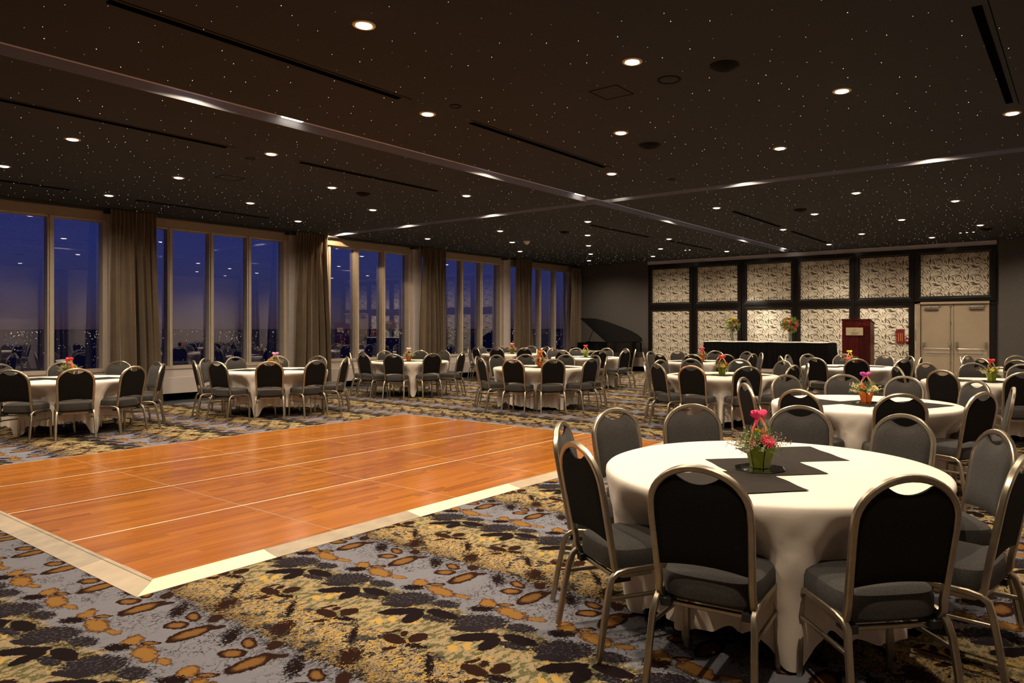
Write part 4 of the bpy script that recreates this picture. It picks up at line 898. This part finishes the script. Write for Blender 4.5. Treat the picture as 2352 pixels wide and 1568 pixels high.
# ================================================================= stage, head table, lectern
sg = empty('stage_riser', (18.9, 6.7, 0), 0, 'low brown carpeted riser under the head table and lectern', 'stage')
bm = bmesh.new(); box(bm, -1.35, 1.45, -2.85, 2.9, .27, .32, bev=.006); bm_obj('deck', bm, M['stage'], sg)
bm = bmesh.new(); box(bm, -1.33, -1.30, -2.83, 2.88, 0, .27); box(bm, -1.3, 1.4, -2.83, -2.80, 0, .27); box(bm, -1.3, 1.4, 2.85, 2.88, 0, .27); bm_obj('riser_skirt', bm, M['skirt'], sg)
HX0, HX1, HY0, HY1, HZ = 18.90, 19.62, 5.42, 8.90, 1.055
for k, (a, b, l_) in enumerate(((7.17, HY1-.02, 'left folding table of the head table, hidden under skirt'), (HY0+.02, 7.15, 'right folding table of the head table, hidden under skirt'))):
    ht = empty('folding_table', ((HX0+HX1)/2, (a+b)/2, .32), 0, l_, 'table', 'head tables'); h_ = (b-a)/2
    bm = bmesh.new(); box(bm, -.34, .34, -h_, h_, .70, .722); bm_obj('tabletop', bm, M['door'], ht)
    for sx in (-1, 1):
        for sy in (-1, 1): bm = bmesh.new(); ring_tube(bm, [(sx*.28, sy*(h_-.15), 0), (sx*.28, sy*(h_-.15), .70)], .014, 8); bm_obj('leg', bm, M['steel'], ht)
def topcloth(y0, y1, name, label):
    bm = bmesh.new(); nx_, ny_ = 6, 40; G = []
    for i in range(nx_+1):
        row = []
        for j in range(ny_+1):
            y = y0+(y1-y0)*j/ny_; x = HX0+(HX1-HX0)*i/nx_; z = HZ+.003*sin(j*.9)*(i == 0)
            row.append(bm.verts.new((x, y, z)))
        G.append(row)
    fr = [bm.verts.new((HX0-.006, v.co.y, HZ-.018-.006*sin(k*.33+y0))) for k, v in enumerate(G[0])]
    G = [fr]+G
    for A, B in zip(G, G[1:]):
        for j in range(ny_): bm.faces.new((A[j], A[j+1], B[j+1], B[j]))
    o = bm_obj(name, bm, M['wcloth'], None, True); tag(o, label, 'tablecloth', 'white head table covers'); return o
topcloth(7.12, HY1+.01, 'tablecloth', 'white cover on the left half of the black-skirted head table')
topcloth(HY0-.01, 7.13, 'tablecloth', 'white cover on the right half of the black-skirted head table')
bm = bmesh.new(); per = []; 
path = [(HX1, HY0-.012), (HX0-.012, HY0-.012), (HX0-.012, HY1+.012), (HX1, HY1+.012)]
seg = []; 
for (a, b) in zip(path, path[1:]):
    L_ = math.hypot(b[0]-a[0], b[1]-a[1]); n = int(L_/.016)
    nx_, ny_ = (b[1]-a[1])/L_, -(b[0]-a[0])/L_
    for k in range(n): seg.append((a[0]+(b[0]-a[0])*k/n, a[1]+(b[1]-a[1])*k/n, -nx_ if True else 0, -ny_))
rs = random.Random(4); G = []
for t in (0, .06, .2, .45, .75, 1):
    row = []
    for k, (x, y, nx_, ny_) in enumerate(seg):
        f = (.5+.5*sin(k*.72+.9*sin(k*.11)))*(.010+.028*t)+.03*t
        ix = 1 if y in (HY0-.012,) else 0
        dx, dy = (0, -1) if ny_ and y < HY0 else ((0, 1) if ny_ and y > HY1 else (-1, 0))
        if abs(y-(HY0-.012)) < 1e-6 and x > HX0: dx, dy = 0, -1
        elif abs(y-(HY1+.012)) < 1e-6: dx, dy = 0, 1
        else: dx, dy = -1, 0
        row.append(bm.verts.new((x+dx*f, y+dy*f, HZ-.022-(HZ-.022-.335)*t)))
    G.append(row)
for A, B in zip(G, G[1:]):
    for k in range(len(A)-1): bm.faces.new((A[k], A[k+1], B[k+1], B[k]))
tag(bm_obj('table_skirt', bm, M['skirt'], None, True), 'long black pleated skirt round the head table on the riser', 'table skirt')
def vase(loc, label, cols, seed, R):
    rs = random.Random(seed); t = empty('flower_vase', loc, RZ, label, 'flowers', 'tall bouquets on the head table')
    bm = bmesh.new(); lathe(bm, [(.050, 0), (.052, .01), (.042, .10), (.040, .2), (.052, .30), (.048, .30), (.036, .2), (.038, .1), (.046, .012), (.0001, .010)], 24, cap=False); bm_obj('vase', bm, M['cglass'], t, True)
    bm = bmesh.new()
    for k in range(14):
        a = rs.uniform(0, 6.28); r_ = rs.uniform(.0, .03); ring_tube(bm, [(r_*cos(a), r_*sin(a), .015), (-r_*.5*cos(a), -r_*.5*sin(a), .22), (r_*2*cos(a), r_*2*sin(a), .40)], .003, 5)
    bm_obj('stems', bm, M['leaf'], t)
    C = Vector((0, 0, .46))
    for k in range(26):
        d = Vector((rs.gauss(0, 1), rs.gauss(-.5, 1), rs.gauss(.15, .8))).normalized(); c = C+d*R*rs.uniform(.6, .95); bm = bmesh.new(); bloom(bm, c, rs.uniform(.045, .072), rs); bm_obj('flower', bm, FM[rs.choice(cols)], t)
    for nm_, m_, n_, l_ in (('foliage', M['leaf'], 46, .10), ('leaf_sprays', M['leaf2'], 34, .11)):
        bm = bmesh.new()
        for k in range(n_):
            d = Vector((rs.gauss(0, 1), rs.gauss(0, 1), rs.gauss(0, .8))).normalized(); sprig(bm, C+d*R*.35, d, R*.85, rs, 0, .045, 12, .8)
        f = bm_obj(nm_, bm, m_, t); f['kind'] = 'stuff'
vase((19.25, 8.2, HZ+.004), 'tall vase of peach, pink and yellow flowers, left on head table', ['rose', 'cream', 'yellow', 'rose', 'cream', 'pink'], 3, .17)
vase((19.2, 6.52, HZ+.004), 'tall vase of red and white flowers, right on head table', ['red', 'pink', 'white', 'red', 'amber', 'hotpink'], 8, .20)

lx, ly0, ly1, lz = 18.2, 4.22, 4.88, .325
lc = empty('lectern', (lx, (ly0+ly1)/2, lz), 0, 'tall glossy mahogany lectern with a metal plaque on the riser', 'lectern'); w_ = (ly1-ly0)/2
boxo('front_panel', (0, .02, -w_+.12, w_-.07, .03, 1.29), M['mahog'], lc, .003)
boxo('side_post', (-.012, .03, -w_, -w_+.12, .0, 1.30), M['mahog'], lc, .004); boxo('side_post', (-.012, .03, w_-.07, w_, .0, 1.30), M['mahog'], lc, .004)
boxo('side_panel', (.03, .42, -w_+.005, -w_+.025, .0, 1.26), M['mahog'], lc, .003); boxo('side_panel', (.03, .42, w_-.025, w_-.005, .0, 1.26), M['mahog'], lc, .003)
bm = bmesh.new(); vs = [bm.verts.new(v) for v in ((-.02, -w_-.01, 1.30), (.46, -w_-.01, 1.20), (.46, w_+.01, 1.20), (-.02, w_+.01, 1.30), (-.02, -w_-.01, 1.325), (.46, -w_-.01, 1.225), (.46, w_+.01, 1.225), (-.02, w_+.01, 1.325))]
for q in ((0, 3, 2, 1), (4, 5, 6, 7), (0, 1, 5, 4), (1, 2, 6, 5), (2, 3, 7, 6), (3, 0, 4, 7)): bm.faces.new([vs[k] for k in q])
bm_obj('reading_top', bm, M['mahog'], lc)
boxo('shelf', (.03, .42, -w_+.03, w_-.03, .75, .77), M['mahog'], lc)
pl = boxo('plaque', (-.022, -.012, -.165, .235, .925, 1.115), M['brassp'], lc, .002)
def text(body, size, parent, loc, m, name='lettering', ext=.0012, align='CENTER', rot=(PI/2, 0, -PI/2), sx=1):
    cu = bpy.data.curves.new(name, 'FONT'); cu.body = body; cu.size = size; cu.extrude = ext; cu.align_x = align; cu.align_y = 'CENTER'
    tmp = bpy.data.objects.new(name, cu); COL.objects.link(tmp); bpy.context.view_layer.update()
    me = bpy.data.meshes.new_from_object(tmp.evaluated_get(bpy.context.evaluated_depsgraph_get())); bpy.data.objects.remove(tmp)
    o = link(name, me, m, parent, loc); o.rotation_euler = rot; o.scale = (sx, 1, 1); return o
text('D', .058, pl, (-.0235, .035, .983), M['ink'], sx=1.1); text('ELTA', .044, pl, (-.0235, -.045, .981), M['ink'], sx=1.15)
# the initial belongs left of the rest, the whole centred on the plaque
for o_ in pl.children: o_.location.y += .035
pl.children[0].location.y = .078
text('HOTELS AND RESORTS', .016, pl, (-.0235, .035, .95), M['ink'])
bm = bmesh.new()
for pts, w0 in ((arc(0, 0, .022, .020, -75, 120, 12), .0022), (bez((-.010, -.020), (-.004, 0), (-.002, .015), (.002, .028)), .002), (bez((-.050, -.012), (-.045, .012), (-.02, .018), (.0, .022)), .0012), (bez((-.030, -.018), (-.01, -.022), (.01, -.018), (.02, -.008)), .0018)):
    n = len(pts); vs = []
    for i, (a, b) in enumerate(pts):
        p = pts[max(0, i-1)]; q = pts[min(n-1, i+1)]; dx, dy = q[0]-p[0], q[1]-p[1]; l = math.hypot(dx, dy) or 1
        vs.append([bm.verts.new((-.0235, .035-(a-dy/l*w0*s_), 1.055+b+dx/l*w0*s_)) for s_ in (1, -1)])
    for A, B in zip(vs, vs[1:]): bm.faces.new((A[0], A[1], B[1], B[0]))
bm_obj('emblem', bm, M['ink'], pl)
for y in (-.150, .220):
    for z in (.94, 1.10): bm = bmesh.new(); lathe(bm, [(.004, 0), (.0001, .002)], 8); o_ = bm_obj('screw', bm, M['steel'], pl, loc=(-.022, y, z)); o_.rotation_euler = (0, -PI/2, 0)

fb = empty('fire_notice', (X1-.09, 3.975, 1.03), 0, 'red fire notice board with black oval heading right of the lectern', 'sign')
bm = bmesh.new(); box(bm, 0, .05, -.10, .10, 0, .37, bev=.004); bm_obj('board', bm, M['red'], fb)
bm = bmesh.new(); 
vs = [bm.verts.new((-.002, .055*cos(2*PI*k/20), .322+.017*sin(2*PI*k/20))) for k in range(20)]; bm.faces.new(vs); bm_obj('heading_oval', bm, M['plastic'], fb)
bm = bmesh.new()
for k in range(3): box(bm, -.002, 0, -.045+.045*k-.003, -.045+.045*k+.003, .05, .26)
bm_obj('printed_lines', bm, M['yell'], fb)
ps = empty('fire_pull_station', (X1-.08, 3.81, 1.05), 0, 'small red pull station with a white handle beside the fire notice', 'alarm')
bm = bmesh.new(); box(bm, 0, .05, -.038, .038, 0, .115, bev=.004); bm_obj('housing', bm, M['red'], ps)
bm = bmesh.new(); box(bm, -.012, 0, -.026, .026, .052, .070, bev=.003); box(bm, -.010, 0, -.008, .008, .03, .055); bm_obj('pull_handle', bm, M['white'], ps)
# ================================================================= grand piano
pk = Vector((-.61, .79)); ps_ = Vector((.79, .61))                      # keyboard and spine directions as (right, forward)
def pw(a, b):                                                           # a along the keyboard, b along the spine -> room xy
    r = 1.21+pk.x*a+ps_.x*b; f = 22.0+pk.y*a+ps_.y*b
    return (RT[0]*r+FW[0]*f, RT[1]*r+FW[1]*f)
org = pw(0, 0); pn = empty('grand_piano', (*org, 0), 0, 'black lacquered grand piano with raised lid in the far corner', 'piano')
def P2(a, b): q = pw(a, b); return (q[0]-org[0], q[1]-org[1])
outl = [(0, 0), (1.50, 0), (1.50, .40), (1.47, .60), (1.38, .80), (1.25, .98), (1.10, 1.14), (.95, 1.29), (.80, 1.43), (.63, 1.55), (.44, 1.62), (.24, 1.62), (.08, 1.54), (0, 1.40)]
def prism(bm, pts, z0, z1):
    A = [bm.verts.new((*P2(*p), z0)) for p in pts]; B = [bm.verts.new((*P2(*p), z1)) for p in pts]; n = len(pts)
    bm.faces.new(A[::-1]); bm.faces.new(B)
    for k in range(n): bm.faces.new((A[k], A[(k+1) % n], B[(k+1) % n], B[k]))
bm = bmesh.new(); prism(bm, outl, .66, .90)
n = len(outl); 
inner = [(a+(.70-a)*.05, b+(.75-b)*.04) for a, b in outl]
for (p, q, pi_, qi) in zip(outl, outl[1:]+outl[:1], inner, inner[1:]+inner[:1]):
    A = [bm.verts.new((*P2(*v), z)) for v, z in ((p, .90), (q, .90), (q, .965), (p, .965), (pi_, .965), (qi, .965), (qi, .90), (pi_, .90))]
    bm.faces.new(A[:4]); bm.faces.new((A[3], A[2], A[5], A[4])); bm.faces.new((A[4], A[5], A[6], A[7]))
bm_obj('case', bm, M['lacquer'], pn)
bm = bmesh.new(); prism(bm, [(.05, -.22), (1.45, -.22), (1.45, .02), (.05, .02)], .62, .70); prism(bm, [(0, -.24), (.08, -.24), (.08, .0), (0, .0)], .62, .82); prism(bm, [(1.42, -.24), (1.5, -.24), (1.5, .0), (1.42, .0)], .62, .82); bm_obj('keybed', bm, M['lacquer'], pn)
bm = bmesh.new()
for k in range(52): prism(bm, [(.09+k*.0254, -.20), (.09+k*.0254+.0235, -.20), (.09+k*.0254+.0235, -.06), (.09+k*.0254, -.06)], .70, .72)
f = bm_obj('white_keys', bm, M['white'], pn); f['kind'] = 'stuff'
bm = bmesh.new()
for k in range(51):
    if k % 7 in (2, 6): continue
    prism(bm, [(.09+k*.0254+.019, -.15), (.09+k*.0254+.032, -.15), (.09+k*.0254+.032, -.06), (.09+k*.0254+.019, -.06)], .72, .732)
f = bm_obj('black_keys', bm, M['lacquer'], pn); f['kind'] = 'stuff'
lid = [p for p in outl]; bm = bmesh.new(); an = math.radians(30)
def lp(a, b, h): q = P2(a*cos(an)-h*sin(an), b); return (q[0], q[1], .975+a*sin(an)+h*cos(an))
A = [bm.verts.new(lp(a+.01*(a > .5), b+(.02 if b > .1 else -.02), 0)) for a, b in lid]; B = [bm.verts.new(lp(a+.01*(a > .5), b+(.02 if b > .1 else -.02), .022)) for a, b in lid]
bm.faces.new(A[::-1]); bm.faces.new(B)
for k in range(len(A)): bm.faces.new((A[k], A[(k+1) % len(A)], B[(k+1) % len(A)], B[k]))
bm_obj('lid', bm, M['lacquer'], pn)
bm = bmesh.new(); q = P2(1.30, .30); ring_tube(bm, [(q[0], q[1], .93), lp(1.10, .30, 0)], .010, 8); bm_obj('prop_stick', bm, M['lacquer'], pn)
for a, b in ((.13, .10), (1.37, .10), (.45, 1.42)):
    q = P2(a, b); bm = bmesh.new(); lathe(bm, [(.035, .05), (.04, .12), (.055, .35), (.065, .60), (.075, .66)], 8, (q[0], q[1], 0)); l_ = bm_obj('leg', bm, M['lacquer'], pn, True)
    bm = bmesh.new(); lathe(bm, [(.028, 0), (.03, .03), (.02, .05)], 12, (q[0], q[1], 0)); bm_obj('caster', bm, M['steel'], l_, True)
bm = bmesh.new()
for a in (.70, .80): ring_tube(bm, [(*P2(a, .12), .08), (*P2(a, .16), .66)], .014, 8)
prism(bm, [(.64, .05), (.86, .05), (.86, .16), (.64, .16)], .05, .12)
for a in (.68, .75, .82): ring_tube(bm, [(*P2(a, .06), .07), (*P2(a, -.08), .05)], .008, 6)
bm_obj('pedal_lyre', bm, M['lacquer'], pn)
bm = bmesh.new(); prism(bm, [(.30, .12), (1.2, .12), (1.2, .14), (.30, .14)], .97, 1.0); bm_obj('music_desk', bm, M['lacquer'], pn)
